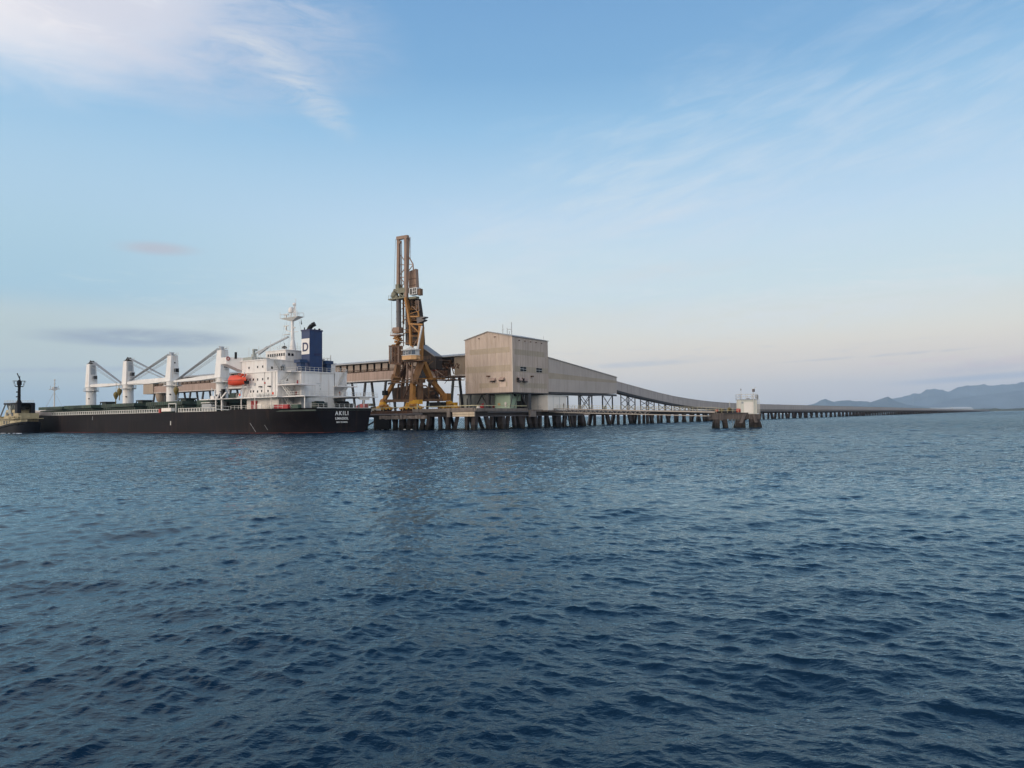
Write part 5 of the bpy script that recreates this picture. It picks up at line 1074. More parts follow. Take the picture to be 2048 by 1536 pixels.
for b in (61.9, 70.4):
    lw = part('louvre_window', MB().box(A0 - .05, A0 - .006, b, b + 3.2, 16.95, 18.35), M['cabwhite'], bld)
    part('louvre_blades', MB().box(A0 - .12, A0 - .055, b + .08, b + 1.5, 17.75, 18.3).box(A0 - .12, A0 - .055, b + .08, b + 1.5, 17.0, 17.6).box(A0 - .12, A0 - .055, b + 1.7, b + 3.1, 17.72, 18.3).box(A0 - .12, A0 - .055, b + 1.7, b + 3.1, 17.02, 17.58), M['black'], lw)
for (a, b) in ((-49.0, None), (-55.0, None)):
    part('eave_lamp', MB().box(a - .25, a + .25, BB0 - .3, BB0, gz(a) - 1.3, gz(a) - 1.1), M['rust'], bld)
for b in (61.5, 64.5, 67.5, 70.5, 73.5): part('eave_lamp', MB().box(A0 - .3, A0, b - .2, b + .2, 26.0, 26.2), M['rust'], bld)
an = MB().bar((-56.8, 59.5, 27.8), (-56.8, 59.5, 31.0), .12).bar((-56.3, 59.5, 29.4), (-57.3, 59.5, 29.5), .06).bar((-60.0, 59.5, 27), (-60.0, 59.5, 31.4), .16).bar((-58.4, 59.5, 27), (-58.4, 59.5, 29.8), .14).bar((-58.4, 59.5, 29.4), (-60, 59.5, 29.3), .12).bar((-59.2, 59.5, 27), (-59.2, 59.5, 28.8), .12).bar((-60.8, 75.5, 27), (-60.8, 75.5, 28.6), .06)
part('aerial', an, M['rope'], bld)
ext = MB().add([(-61.25, BB1 + .02, 11.15), (-50, BB1 + .02, 11.15), (-50, BB1 + .02, 21.85), (-61.25, BB1 + .02, 21.85), (-61.25, 122.9, 11.4), (-50, 122.9, 11.4), (-50, 122.9, 17.3), (-61.25, 122.9, 17.3)], [(0, 1, 2, 3), (4, 5, 6, 7), (0, 1, 5, 4), (1, 2, 6, 5), (2, 3, 7, 6), (3, 0, 4, 7)])
we = part('sloping_wing', ext, mat('wing_cladding', (0.40, 0.345, 0.31), 0.6, 0.07, 0.2, 0.22, (0.31, 0.27, 0.235), 0.4, corr=0.9), bld)
part('wing_roof', MB().add([(-61.45, BB1 + .02, 21.87), (-49.8, BB1 + .02, 21.87), (-49.8, 123.1, 17.3), (-61.45, 123.1, 17.3), (-61.45, BB1 + .02, 22.1), (-49.8, BB1 + .02, 22.1), (-49.8, 123.1, 17.53), (-61.45, 123.1, 17.53)], [(0, 1, 2, 3), (4, 5, 6, 7), (0, 1, 5, 4), (1, 2, 6, 5), (2, 3, 7, 6), (3, 0, 4, 7)]), M['roof_trim'], we)
part('skylight_band', MB().add([(-61.28, 77.4, 17.2), (-61.28, 122.8, 16.1), (-61.28, 122.8, 15.3), (-61.28, 77.4, 15.3), (-61.26, 77.4, 17.2), (-61.26, 122.8, 16.1), (-61.26, 122.8, 15.3), (-61.26, 77.4, 15.3)], [(0, 1, 2, 3), (4, 5, 6, 7), (0, 1, 5, 4), (1, 2, 6, 5), (2, 3, 7, 6), (3, 0, 4, 7)]), M['band'], we)
part('wing_floor', MB().box(-61.2, -50.1, 77.5, 122.7, 10.8, 11.14), M['legdark'], we)
part('floor_joist', MB().box(-61.3, -61.0, 78, 122.8, 10.45, 10.85).box(-58, -52, 79, 90, 10.1, 10.8), M['legdark'], we)
for (a, b, w, m) in [(-44.2, 59.0, .9, 'steelgrey'), (-51.4, 59.0, 1.15, 'legdark'), (-60.4, 66.9, 1.5, 'legdark'), (-44.2, 76, .9, 'legdark'), (-52, 76, .9, 'legdark'), (-60.3, 76.2, .6, 'steelgrey'), (-52, 68, .9, 'legdark')]:
    part('column', MB().box(a - w / 2, a + w / 2, b - w / 2, b + w / 2, ZD, ZB - .3), M[m], bld)
part('knee_brace', MB().bar((-45.4, 60, ZD + .3), (-48.2, 60, ZB - .4), .28).bar((-50.9, 60, ZD + .5), (-48.0, 60, ZB - .4), .32).bar((-60.3, 63.5, ZB - .4), (-60.3, 66, ZD + 1.5), .35).bar((-60.6, 58.9, ZB - .4), (-60.8, 57.2, ZD + .6), .2), M['legdark'], bld)
part('under_equipment', MB().box(-59.8, -58, 64.2, 66, ZD, 8.2).box(-58.6, -57, 62.6, 63.6, 9.6, 10.2).bar((-60, 63.8, 10.3), (-60, 65.2, 8), .2), M['black'], bld)

def x_frame(par, fr_a, b0, b1, z0, z1, w=.32, n=1, fr='P'):
    mb = MB(); mb.bar((fr_a, b0, z0), (fr_a, b0, z1), w).bar((fr_a, b1, z0), (fr_a, b1, z1), w)
    h = (z1 - z0) / n
    for i in range(n): mb.bar((fr_a, b0, z0 + i * h), (fr_a, b1, z0 + (i + 1) * h), .17).bar((fr_a, b1, z0 + i * h), (fr_a, b0, z0 + (i + 1) * h), .17)
    return mb
for b0, b1 in ((97.6, 105.4), (113.0, 120.4)):
    for a in (-60.7, -51):
        part('braced_trestle', x_frame(None, a, b0, b1, ZD - .3, 10.8, .36), M['legdark'], we)

# things under and beside the building
sg = thing('switch_room', 'pale mint green switch room standing under the beige building', 'hut', PORT, -56, 62, ZD)
part('wall', MB().box(-58.2, -52.4, 60.9, 66.3, ZD, 10.3), M['mint'], sg)
part('round_vent', MB().cyl((-54.1, 60.85, 7.2), (-54.1, 60.7, 7.2), .45, n=14), M['cabtan'], sg, 40)
part('wall_lamp', MB().cyl((-56.6, 60.85, 7.5), (-56.6, 60.6, 7.5), .42, n=14).box(-56.9, -56.3, 60.6, 60.85, 6.4, 7.1), M['rail'], sg, 40)
part('side_brace', MB().bar((-58.3, 62.5, 6), (-58.3, 65.2, 10), .14), M['steelgrey'], sg)
cs = thing('store_shed', 'cream sheet metal store shed under the sloping wing', 'shed', PORT, -60, 78, ZD)
part('wall', MB().box(-63.3, -56.6, 73.5, 84.4, ZD - .2, 9.8), M['cream'], cs)
part('roof', MB().box(-63.6, -56.3, 73.2, 84.9, 9.82, 10.05), M['rail'], cs)
part('wall_seam', MB().box(-63.34, -63.3, 76.5, 76.6, ZD, 9.7).box(-63.34, -63.3, 80.2, 80.3, ZD, 9.7).box(-59.7, -59.6, 73.46, 73.5, ZD, 9.7), M['rope'], cs)
part('shed_footing', MB().box(-63.8, -61.4, 72.8, 85.2, 4.9, ZD - .22), M['concrete'], cs)
ct = thing('control_hut', 'low grey green hut with a dark doorway behind the right leg of the loader', 'hut', PORT, -38, 76, ZD)
part('wall', MB().box(-43.6, -28.6, 72.5, 79, ZD, 10.9), M['hutgrey'], ct)
part('roof', MB().box(-44.8, -28.2, 72.1, 79.4, 10.9, 11.25), M['roof_trim'], ct)
part('door', MB().box(-34.0, -32.0, 72.42, 72.5, ZD, 9.7), M['glass'], ct)
part('door_panel', MB().box(-35.2, -30.6, 72.43, 72.49, ZD, 10.7), mat('pale_panel', (0.42, 0.45, 0.42), 0.6, 0.05), ct)
fm_ = thing('fire_monitor', 'small red fire monitor on the wharf edge under the beige building', 'fire monitor', PORT, -50.6, 57, ZD)
part('stand', MB().cyl((-50.6, 57, ZD), (-50.6, 57, ZD + 1.1), .35, n=10), M['red'], fm_, 40)
part('nozzle', MB().cyl((-50.0, 57, ZD + 1.2), (-51.3, 56.7, ZD + 1.9), .28, .18, n=10).cyl((-50.2, 57, ZD + .9), (-51.0, 57, ZD + .9), .4, n=10), M['red'], fm_, 40)
solo('storage_drum', MB().cyl((-49.2, 57, ZD), (-49.2, 57, ZD + 1.2), .75, .7, 16), M['cream'], 'white drum standing left of the red fire monitor on the wharf', 'drum', PORT, -49.2, 57, ZD, smooth_ang=40)
solo('steel_skid', MB().box(-55.0, -51.6, 61.2, 62.4, ZD, ZD + .3).box(-54.4, -52.2, 61.3, 62.3, ZD + .3, ZD + 1.5).cyl((-52, 61.8, ZD + 1.1), (-51.2, 61.8, ZD + 1.1), .45, n=10), M['red'], 'dark red pump skid at the foot of the brown column', 'pump skid', PORT, -53, 61.8, ZD)
def car(fr, a, b, z, m, label, name='parked_car', pick=False):
    t = thing(name, label, 'car', fr, a, b, z)
    L = 2.2
    body = MB().prism([(a - L, z + .35), (a + L, z + .35), (a + L, z + .85), (a + L - .2, z + .95), (a - L, z + .98)], 'b', b - .85, b + .85)
    part('body', body, m, t)
    cabm = MB().prism([(a - (.2 if pick else 2.0), z + .97), (a + 1.2, z + .97), (a + .5, z + 1.55), (a - (.1 if pick else 1.6), z + 1.58)], 'b', b - .78, b + .78)
    part('cabin', cabm, M['glass'], t)
    part('roof', MB().box(a - (.1 if pick else 1.5), a + .45, b - .76, b + .76, z + 1.58, z + 1.63), m, t)
    for x in (-1.35, 1.35):
        for s_ in (-1, 1): part('wheel', MB().cyl((a + x, b + s_ * .7, z + .34), (a + x, b + s_ * .9, z + .34), .34, n=16), M['black'], t, 40)
    return t
car(PORT, -55.9, 68.5, ZD + .35, M['black'], 'dark car parked on the wharf behind the mint green switch room')
car(PORT, -19.4, 42.8, ZD, M['rail'], 'small white pickup on the wharf just beyond the ship stern', 'parked_pickup', True)
sk = solo('equipment_skid', MB().box(-14.6, -10.8, 43.4, 45, ZD, 7.6).box(-14.6, -12.4, 43.6, 44.8, 7.6, 8.15).prism([(-12.4, 7.6), (-10.6, 7.6), (-12.4, 8.1)], 'b', 43.6, 44.8), M['red'], 'low dark red equipment housing on the wharf beyond the ship stern', 'equipment box', PORT, -12.6, 44, ZD)
# slender lamp post on the jetty root
lp = thing('lamp_post', 'thin grey lamp post between the two braced trestles under the sloping wing', 'lamp post', JET, 86, -2, ZD)
part('post', MB().cyl((86, -2, ZD), (86, -2, 9.7), .1, .07, 8), M['rope'], lp, 40)
part('lamp', MB().box(85.6, 86.4, -2.2, -1.8, 9.6, 9.9), M['rope'], lp)
part('base_box', MB().box(85.6, 86.6, -2.4, -1.6, ZD, ZD + 1.5), M['hutgrey'], lp)

# ================================================================== jetty
jet = thing('jetty', 'very long dark piled jetty running away to the far shore', 'jetty', JET, 60, -4)
JL = 5300.0
part('deck_slab', MB().box(44, JL, -7.6, 1.0, 4.95, 5.5), M['concrete'], jet)
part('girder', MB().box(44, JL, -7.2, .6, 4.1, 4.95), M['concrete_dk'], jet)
def jbent(l, r_near, r_far, w, rk=0.0, twin=False):
    out_ = []
    out_.append(MB().bar((l, r_near - .2, 4.3), (l - rk, r_near + .5, -1.5), w))
    out_.append(MB().bar((l, r_far + .2, 4.3), (l + rk, r_far - .5, -1.5), w))
    return out_
cap = MB(); npile = 0; l = 64.0; k = 0
far = MB()
while l < JL - 20:
    rk = 1.3 if k % 2 else -1.3
    if k % 7 == 6:
        prs = [(l - 1.6, 1.1), (l + 1.6, -1.1)]
    else: prs = [(l, rk)]
    for ll, r2 in prs:
        for mbp in jbent(ll, .2, -6.8, 1.15, r2):
            if npile < 100: part('pile', mbp, M['pile'], jet); npile += 1
            else:
                kk = len(far.v); far.v += mbp.v; far.f += [tuple(i + kk for i in f) for f in mbp.f]
    cap.box(l - .8, l + .8, -7.3, .9, 3.7, 4.1) if l < 900 else None
    l += 9.6 if l < 230 else 18.0; k += 1
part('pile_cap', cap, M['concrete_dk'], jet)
part('far_piles', far, M['pile'], jet, kind='stuff')
part('deck_rail', MB().rail([(100, .8, 5.5), (460, .8, 5.5)], 1.1, 6.0, 2, .09), M['cat'], jet)
part('water_main', MB().cyl((60, 1.15, 4.9), (900, 1.15, 4.9), .16, n=6), M['tube'], jet)
# enclosed conveyor along the jetty
jc = thing('jetty_conveyor', 'long grey enclosed conveyor sloping down from the building and running on along the jetty', 'conveyor', JET, 150, -3)
prof = [(96.5, 13.75, 17.1), (110, 12.4, 15.85), (125, 11.1, 14.5), (140, 9.9, 13.2), (155, 8.8, 12.1), (170, 7.9, 11.3), (185, 7.25, 10.65), (200, 6.75, 10.15), (215, 6.45, 9.8), (235, 6.25, 9.55), (260, 6.2, 9.4), (300, 6.2, 9.3), (400, 6.15, 9.3), (700, 6.15, 9.3), (1400, 6.15, 9.3), (JL, 6.15, 9.3)]
R0, R1 = -3.0, -6.0
def strip(z0f, z1f, r0, r1, pr=prof):
    mb = MB()
    for (a, zb, zt), (a2, zb2, zt2) in zip(pr, pr[1:]):
        mb.add([(a, r0, z0f(zb, zt)), (a, r1, z0f(zb, zt)), (a, r1, z1f(zb, zt)), (a, r0, z1f(zb, zt)), (a2, r0, z0f(zb2, zt2)), (a2, r1, z0f(zb2, zt2)), (a2, r1, z1f(zb2, zt2)), (a2, r0, z1f(zb2, zt2))],
               [(0, 1, 5, 4), (1, 2, 6, 5), (2, 3, 7, 6), (3, 0, 4, 7)] + ([(0, 1, 2, 3)] if a == pr[0][0] else []) + ([(4, 5, 6, 7)] if a2 == pr[-1][0] else []))
    return mb
part('housing', strip(lambda b, t: b, lambda b, t: t, R0, R1), M['clad_grey'], jc)
part('roof_cap', strip(lambda b, t: t + .01, lambda b, t: t + .14, R0 + .12, R1 - .12), M['roof_trim'], jc)
part('underframe', strip(lambda b, t: b - .8, lambda b, t: b - .01, R0 - .05, R1 + .05, prof[:11]), M['legdark'], jc)
part('underframe', strip(lambda b, t: b - .7, lambda b, t: b - .01, R0 - .1, R1 + .1, prof[10:]), M['legdark'], jc)
sm = MB(); l = 102.0
ip = lambda l, j: float(np.interp(l, [p[0] for p in prof], [p[j] for p in prof]))
while l < 420:
    sm.box(l - .07, l + .07, R0, R0 + .06, ip(l, 1) + .05, ip(l, 2) - .02); l += 6.0
part('housing_seam', sm, M['roof_trim'], jc)
for l0, l1 in ((107.5, 115.0), (126.5, 134.5), (146, 154), (164, 171), (182, 187)):
    zt = min(ip(l0, 1), ip(l1, 1)) - .7
    mb = MB()
    for r in (R0 - .1, R1 + .1):
        mb.bar((l0, r, 5.4), (l0, r, ip(l0, 1) - .7), .34).bar((l1, r, 5.4), (l1, r, ip(l1, 1) - .7), .34)
        n = 2 if zt > 9 else 1; h_ = (zt - 5.5) / n
        for i in range(n): mb.bar((l0, r, 5.5 + i * h_), (l1, r, 5.5 + (i + 1) * h_), .17).bar((l1, r, 5.5 + i * h_), (l0, r, 5.5 + (i + 1) * h_), .17)
    part('braced_trestle', mb, M['legdark'], jc)
sm = MB(); l = 204.0
while l < 1500: sm.box(l - .2, l + .2, R0 - .3, R0 - .05, 5.4, 6.2); l += 6.0
part('support_post', sm, M['legdark'], jc)
solo('marker_post', MB().cyl((232, -1.4, 5.4), (232, -1.4, 10.2), .22, n=8), M['rail'], 'white post standing on the jetty before the grey conveyor, left of the beacon hut', 'post', JET, 232, -1.4, 5.4)

# ================================================================== mooring dolphin and catwalk
DOL = Frame(58.3, 176.5, -0.9999, 0.012)       # a: to the left along the berth line, b: away from the camera
DOL = Frame(56.0, 177.8, -1.0, 0.0); DOL.w = (0.0, 1.0)
dol = thing('mooring_dolphin', 'concrete mooring dolphin on thick raked piles standing apart in the water', 'mooring dolphin', DOL, 0, 2)
part('cap_slab', MB().box(-1.8, 6.2, 0, 6.5, 2.15, 3.75), M['pile_band'], dol)
part('cap_slab', MB().box(-4.6, -1.85, -.4, 5.0, 2.1, 3.35), M['pile_band'], dol)
part('fender_beam', MB().box(-1.6, 4.2, -.2, 0.0, 3.5, 3.72), M['legdark'], dol)
def tile(top, bot, w0, w1, d=1.2):
    mb = MB(); vs = []
    for (a, b, z), w in ((top, w0), (bot, w1)):
        vs += [(a - w / 2, b - d / 2, z), (a + w / 2, b - d / 2, z), (a + w / 2, b + d / 2, z), (a - w / 2, b + d / 2, z)]
    mb.add(vs, [(0, 1, 2, 3), (4, 5, 6, 7), (0, 1, 5, 4), (1, 2, 6, 5), (2, 3, 7, 6), (3, 0, 4, 7)]); return mb
for t_, b_, w0, w1 in [((5.6, 0.7, 3.4), (5.9, .3, -1.5), .95, .95), ((4.0, .8, 3.4), (3.6, .3, -1.5), .95, 1.1), ((-.2, .8, 3.0), (.8, .1, -1.5), 1.7, 3.0), ((-3.2, .4, 3.0), (-3.7, -.2, -1.5), 2.0, 3.4), ((4.6, 5.4, 3), (5, 6.8, -1.5), 1, 1), ((-2.0, 5.4, 3), (-2.6, 6.8, -1.5), 1, 1)]:
    part('pile', tile(t_, b_, w0, w1), M['pile'], dol)
part('pile_collar', tile((-.9, .0, 3.5), (.3, -.75, 1.2), .8, .7, .4), M['pile_band'], dol)
part('pile_collar', tile((-3.0, -.5, 3.2), (-3.3, -.95, 1.3), .8, .7, .4), M['pile_band'], dol)
part('pile_collar', tile((4.8, -.05, 3.6), (4.9, -.1, 1.9), .9, .9, .3), M['pile_band'], dol)
part('ladder', MB().bar((2.1, -.1, 2.3), (2.1, -.1, -.5), .08).bar((1.5, -.1, 2.3), (1.5, -.1, -.5), .08).bar((3.2, -.1, 2.0), (-.6, -.1, 1.95), .1), M['steelgrey'], dol)
part('deck_rail', MB().rail([(6.0, .1, 3.75), (.6, .1, 3.75)], 1.1, 1.3, 2, .06), M['cat_y'], dol)
hk = thing('mooring_hooks', 'dark mooring hook machinery behind the pale rails of the dolphin', 'mooring hook', DOL, 3, 2, 3.75)
part('base', MB().box(1.4, 5.6, 1.2, 3.6, 3.75, 4.15), M['black'], hk)
part('hook', MB().bar((2.0, 2, 4.15), (2.4, 1.2, 4.9), .3).bar((2.6, 2, 4.15), (1.9, 1.4, 4.7), .25).lathe((2.2, 2.2, 4.1), [(.4, 0), (.3, .6), (.45, .8), (.1, 1.0)], 10), M['hookyel'], hk)
part('hook', MB().bar((4.0, 2, 4.15), (4.6, 1.2, 4.7), .3).bar((4.6, 2, 4.15), (3.7, 1.4, 4.6), .25), M['hookyel'], hk)
part('red_bracket', MB().box(5.1, 5.6, 1.8, 2.2, 4.1, 4.6), M['red_soft'], hk)
solo('red_float', MB().lathe((.35, .8, 3.78), [(.25, 0), (.52, .2), (.55, .5), (.5, .8), (.25, 1.0)], 16), M['red_soft'], 'round red float beside the white beacon hut on the dolphin', 'float', DOL, .35, .8, 3.78, smooth_ang=60)
bh = thing('beacon_hut', 'small white beacon hut with a railed roof on the mooring dolphin', 'hut', DOL, -2, 2, 3.4)
part('wall', MB().box(-4.15, -.1, .4, 3.6, 3.36, 6.9), M['beacon'], bh)
part('wall_panel', MB().box(-3.2, -.9, .35, .4, 3.5, 6.3), M['cream'], bh)
part('roof', MB().box(-4.35, .05, .2, 3.8, 6.9, 7.02), M['rope'], bh)
part('porthole', MB().cyl((-.5, .38, 6.2), (-.5, .3, 6.2), .25, n=12), M['rope'], bh)
part('roof_rail', MB().rail([(-4.2, .3, 7.02), (0, .3, 7.02), (0, 3.6, 7.02), (-4.2, 3.6, 7.02), (-4.2, .3, 7.02)], 1.25, 1.4, 2, .08), M['rail'], bh)
part('roof_gear', MB().box(-4.4, -3.9, .3, .8, 7.1, 8.1).box(-2.5, -1.8, .8, 1.6, 7.02, 7.3), M['rope'], bh)
part('beacon_mast', MB().cyl((-3.2, .2, 3.4), (-3.2, .2, 9.6), .09, n=8).bar((-3.2, .2, 9.4), (-3.9, .2, 9.9), .1).bar((-.3, .5, 7), (-.3, .5, 9.3), .05), M['rail'], bh)
part('lantern', MB().cyl((-3.3, .2, 8.8), (-3.3, .2, 9.5), .33, n=12).cyl((-.3, .5, 9.2), (-.3, .5, 9.6), .1, n=8), M['tube'], bh, 40)
part('side_ladder', MB().bar((-4.5, .4, 3.3), (-4.5, .4, 8), .08).bar((-4.5, 1, 3.3), (-4.5, 1, 8), .08).bar((-4.7, .2, 3.3), (-4.7, .2, 7), .08), M['rail'], bh)

P0, P1 = Vector((10.6, 228.5, 5.95)), Vector((49.9, 178.6, 3.95))
dv_ = (P1 - P0); Lc = Vector((dv_.x, dv_.y)).length
CAT = Frame(P0.x, P0.y, dv_.x / Lc, dv_.y / Lc)
cw = thing('catwalk', 'slender pale lattice catwalk leading from the wharf to the mooring dolphin', 'walkway', CAT, Lc / 2, 0)
zc = lambda l: P0.z + (P1.z - P0.z) * l / Lc
for nm, r in (('near_truss', 0.0), ('far_truss', -1.5)):
    mb = MB(); mb.bar((0, r, zc(0)), (Lc, r, zc(Lc)), .16, .26).bar((.4, r, zc(0) - 1.15), (Lc - 2.5, r, zc(Lc - 2.5) - 1.0), .14, .2)
    n = 24
    for i in range(n):
        l0, l1 = Lc * .66 * i / n, Lc * .66 * (i + 1) / n
        mb.bar((l0, r, zc(l0) - (1.1 if i % 2 else 0)), (l1, r, zc(l1) - (0 if i % 2 else 1.1)), .09)
    part('truss', mb, M['cat'], cw)
mb = MB(); mb.box(0, 0.01, 0, .01, 0, .01)
flo = MB().add([(0, 0, zc(0) + .05), (0, -1.5, zc(0) + .05), (Lc, -1.5, zc(Lc) + .05), (Lc, 0, zc(Lc) + .05), (0, 0, zc(0) + .1), (0, -1.5, zc(0) + .1), (Lc, -1.5, zc(Lc) + .1), (Lc, 0, zc(Lc) + .1)], [(0, 1, 2, 3), (4, 5, 6, 7), (0, 1, 5, 4), (1, 2, 6, 5), (2, 3, 7, 6), (3, 0, 4, 7)])
part('walkway_floor', flo, M['cat'], cw)
part('handrail', MB().rail([(0, 0, zc(0) + .1), (Lc, 0, zc(Lc) + .1)], 1.05, 2.7, 2, .06).rail([(0, -1.5, zc(0) + .1), (Lc, -1.5, zc(Lc) + .1)], 1.05, 2.7, 2, .05), M['cat_y'], cw)
part('hanger_post', MB().bar((Lc * .3, 0, 3.6), (Lc * .3, 0, 1.0), .12).box(Lc * .27, Lc * .31, -.2, .2, zc(Lc * .3) - 1.6, zc(Lc * .3) - 1.2), M['tube'], cw)

# ================================================================== tug
TF = Frame(-180.0, 262.0, 0.834, -0.552)      # a towards the tug's bow, b to its right (towards the camera)
tug = thing('tugboat', 'black hulled tugboat with cream upper works and tall dark mast at the bow', 'tugboat', PORT, 104, -9)
TB = -7.5
th_ = MB()
st_ = [(90.0, 1.2, 4.0), (91.0, 2.8, 3.9), (93, 4.0, 3.7), (96, 4.7, 3.4), (100, 5.0, 3.0), (105, 5.0, 2.5), (110, 5.0, 2.1), (114, 4.9, 1.8), (118, 4.4, 1.8), (120.5, 3.4, 1.9)]
rings = []
for a, hbw, zt in st_:
    wl_ = hbw * .86; rings.append([(a + (.9 if a < 92 else 0), TB - wl_, -1), (a, TB - hbw, zt * .7), (a, TB - hbw, zt), (a, TB + hbw, zt), (a, TB + hbw, zt * .7), (a + (.9 if a < 92 else 0), TB + wl_, -1)])
n = 6
for q in rings: th_.v += q
for i in range(len(rings) - 1):
    for j in range(n): th_.f.append((i * n + j, i * n + (j + 1) % n, (i + 1) * n + (j + 1) % n, (i + 1) * n + j))
th_.f += [tuple(range(n)), tuple(range((len(rings) - 1) * n, len(rings) * n))]
tgh = part('hull', th_, M['tughull'], tug, 35)
fd = MB()
for a in range(112, 121, 2): fd.cyl((a, TB - 5.0, 1.2), (a + .4, TB - 5.0, 1.2), .75, n=12)
fd.tube([(90.4, TB - 1.6, 3.3), (91.4, TB - 3.4, 3.2), (94, TB - 4.6, 3.0), (100, TB - 5.1, 2.4), (110, TB - 5.1, 1.6)], .28, 8)
part('tyre_fender', fd, M['black'], tgh, 40)
mb = MB()
for (p, q) in zip(st_, st_[1:]): mb.add([(p[0], TB - p[1], p[2]), (q[0], TB - q[1], q[2]), (q[0], TB - q[1], q[2] + .75), (p[0], TB - p[1], p[2] + .75), (p[0], TB - p[1] + .1, p[2]), (q[0], TB - q[1] + .1, q[2]), (q[0], TB - q[1] + .1, q[2] + .75), (p[0], TB - p[1] + .1, p[2] + .75)], [(0, 1, 2, 3), (4, 5, 6, 7), (2, 3, 7, 6)])
part('bulwark', MB().add(mb.v[:8 * 3], [f for f in mb.f if max(f) < 24]), M['tugcream'], tug)
part('bulwark', MB().add([mb.v[i] for i in range(56, 72)], [tuple(j - 56 for j in f) for f in mb.f if min(f) >= 56]), M['rail'], tug)
sp_ = part('deck_house', MB().box(93.5, 116.5, TB - 3.4, TB + 3.4, 2.2, 4.9), M['tugcream'], tug)
part('deck_edge', MB().box(91.5, 117.2, TB - 4.4, TB + 4.4, 4.9, 5.15), M['tugcream'], sp_)
for a in (94.5, 97.5, 100.5, 103.4, 106.2): part('window', MB().box(a - .55, a + .55, TB - 3.46, TB - 3.4, 3.2, 4.3), M['glass'], sp_)
part('stern_house', MB().box(110.5, 116.0, TB - 3.5, TB + 3.5, 4.9, 5.9), M['tugcream'], sp_)
tp = part('upper_house', MB().add([(98.2, TB - 2.7, 5.15), (109.6, TB - 2.7, 5.15), (107.6, TB - 2.4, 8.2), (98.8, TB - 2.4, 8.2), (98.2, TB + 2.7, 5.15), (109.6, TB + 2.7, 5.15), (107.6, TB + 2.4, 8.2), (98.8, TB + 2.4, 8.2)], [(0, 1, 2, 3), (4, 5, 6, 7), (0, 1, 5, 4), (1, 2, 6, 5), (2, 3, 7, 6), (3, 0, 4, 7)]), M['tugcream'], tug)
part('window', MB().box(104.6, 106.6, TB - 2.75, TB - 2.5, 6.2, 7.3), M['glass'], tp)
part('window', MB().box(99.6, 101.0, TB - 2.75, TB - 2.5, 6.0, 7.2), M['glass'], tp)
part('recess', MB().box(101.6, 104.2, TB - 2.8, TB - 2.5, 6.8, 8.3), M['hutgrey'], tp)
wh_ = part('wheelhouse', MB().add([(97.4, TB - 2.3, 8.2), (106.0, TB - 2.3, 8.2), (106.6, TB - 2.7, 10.1), (96.8, TB - 2.7, 10.1), (97.4, TB + 2.3, 8.2), (106.0, TB + 2.3, 8.2), (106.6, TB + 2.7, 10.1), (96.8, TB + 2.7, 10.1)], [(0, 1, 2, 3), (4, 5, 6, 7), (0, 1, 5, 4), (1, 2, 6, 5), (2, 3, 7, 6), (3, 0, 4, 7)]), M['glass'], tug)
part('roof', MB().box(95.6, 109.0, TB - 2.9, TB + 2.9, 10.1, 10.6), M['tughull'], wh_)
fr_ = MB()
for a in (98.4, 100.2, 102.4, 104.6): fr_.bar((a, TB - 2.42, 8.2), (a, TB - 2.76, 10.1), .2)
fr_.box(101.6, 103.4, TB - 2.9, TB - 2.4, 8.2, 9.6)
part('window_frame', fr_, M['hutgrey'], wh_)
part('roof_rail', MB().rail([(96, TB - 2.6, 10.6), (109, TB - 2.6, 10.6)], 1.0, 1.6, 2, .07).rail([(96, TB + 2.6, 10.6), (109, TB + 2.6, 10.6)], 1.0, 1.6, 2, .07), M['rail'], wh_)
fn = part('funnel', MB().box(94.8, 97.4, TB - 2.8, TB - 1.6, 6.5, 10.2).box(95, 97.2, TB + 1.6, TB + 2.8, 6.5, 10.2), M['tughull'], tug)
part('deck_locker', MB().box(92.4, 97.5, TB - 3.2, TB + 3.2, 5.15, 6.9), M['tugcream'], tug)
part('aft_stay', MB().bar((108.6, TB - 2.4, 10.3), (113.4, TB - 2.8, 5.2), .32), M['steelgrey'], tug)
tm_ = part('mast', MB().cyl((102.6, TB, 10.6), (102.6, TB, 11.6), 1.0, .6, 12).cyl((102.6, TB, 11.6), (102.6, TB, 18.8), .52, .42, 12), M['tughull'], tug, 40)
part('crosstree', MB().lathe((102.6, TB, 16.3), [(1.1, 0), (1.3, .15), (1.3, .25), (.4, .3)], 14).box(102.0, 103.2, TB - .6, TB + .6, 17, 18.4), M['tughull'], tm_)
mr = MB(); ring = [(102.6 + (1.35 if k < 99 else 0) * math.cos(k * math.pi / 5), TB + 1.35 * math.sin(k * math.pi / 5), 16.5) for k in range(11)]
for p, q in zip(ring, ring[1:]):
    P_, Q_ = Vector(p), Vector(q); cP = Vector((102.6, TB, 0)); o1 = Vector(((P_.x - 102.6) * .45, (P_.y - TB) * .45, 1.9)); o2 = Vector(((Q_.x - 102.6) * .45, (Q_.y - TB) * .45, 1.9))
    mr.bar(P_, P_ + o1, .08).bar(P_ + o1, Q_ + o2, .1)
part('mast_basket', mr, M['tughull'], tm_)
part('radar_scanner', MB().bar((101.9, TB, 18.8), (105.0, TB, 21.2), .25).bar((102.2, TB, 18.6), (102.2, TB, 20.2), .2).box(100.9, 101.5, TB - .1, TB + .1, 13, 13.2).bar((102.6, TB, 13.2), (104.2, TB, 13.2), .15), M['tughull'], tm_)
for z in (12.6, 14.3): part('navigation_light', MB().box(102.1, 103.4, TB - .75, TB - .4, z, z + .4), M['black'], tm_)
part('fender_frame', MB().rail([(90.6, TB - 2.8, 4.3), (93.5, TB - 4, 4.3), (97, TB - 4.6, 4.2)], 1.6, 1.3, 1, .28), M['tugcream'], tug)
tug.scale = (.82, 1, 1); tug.location = PORT.world(108.4, -9, 0)
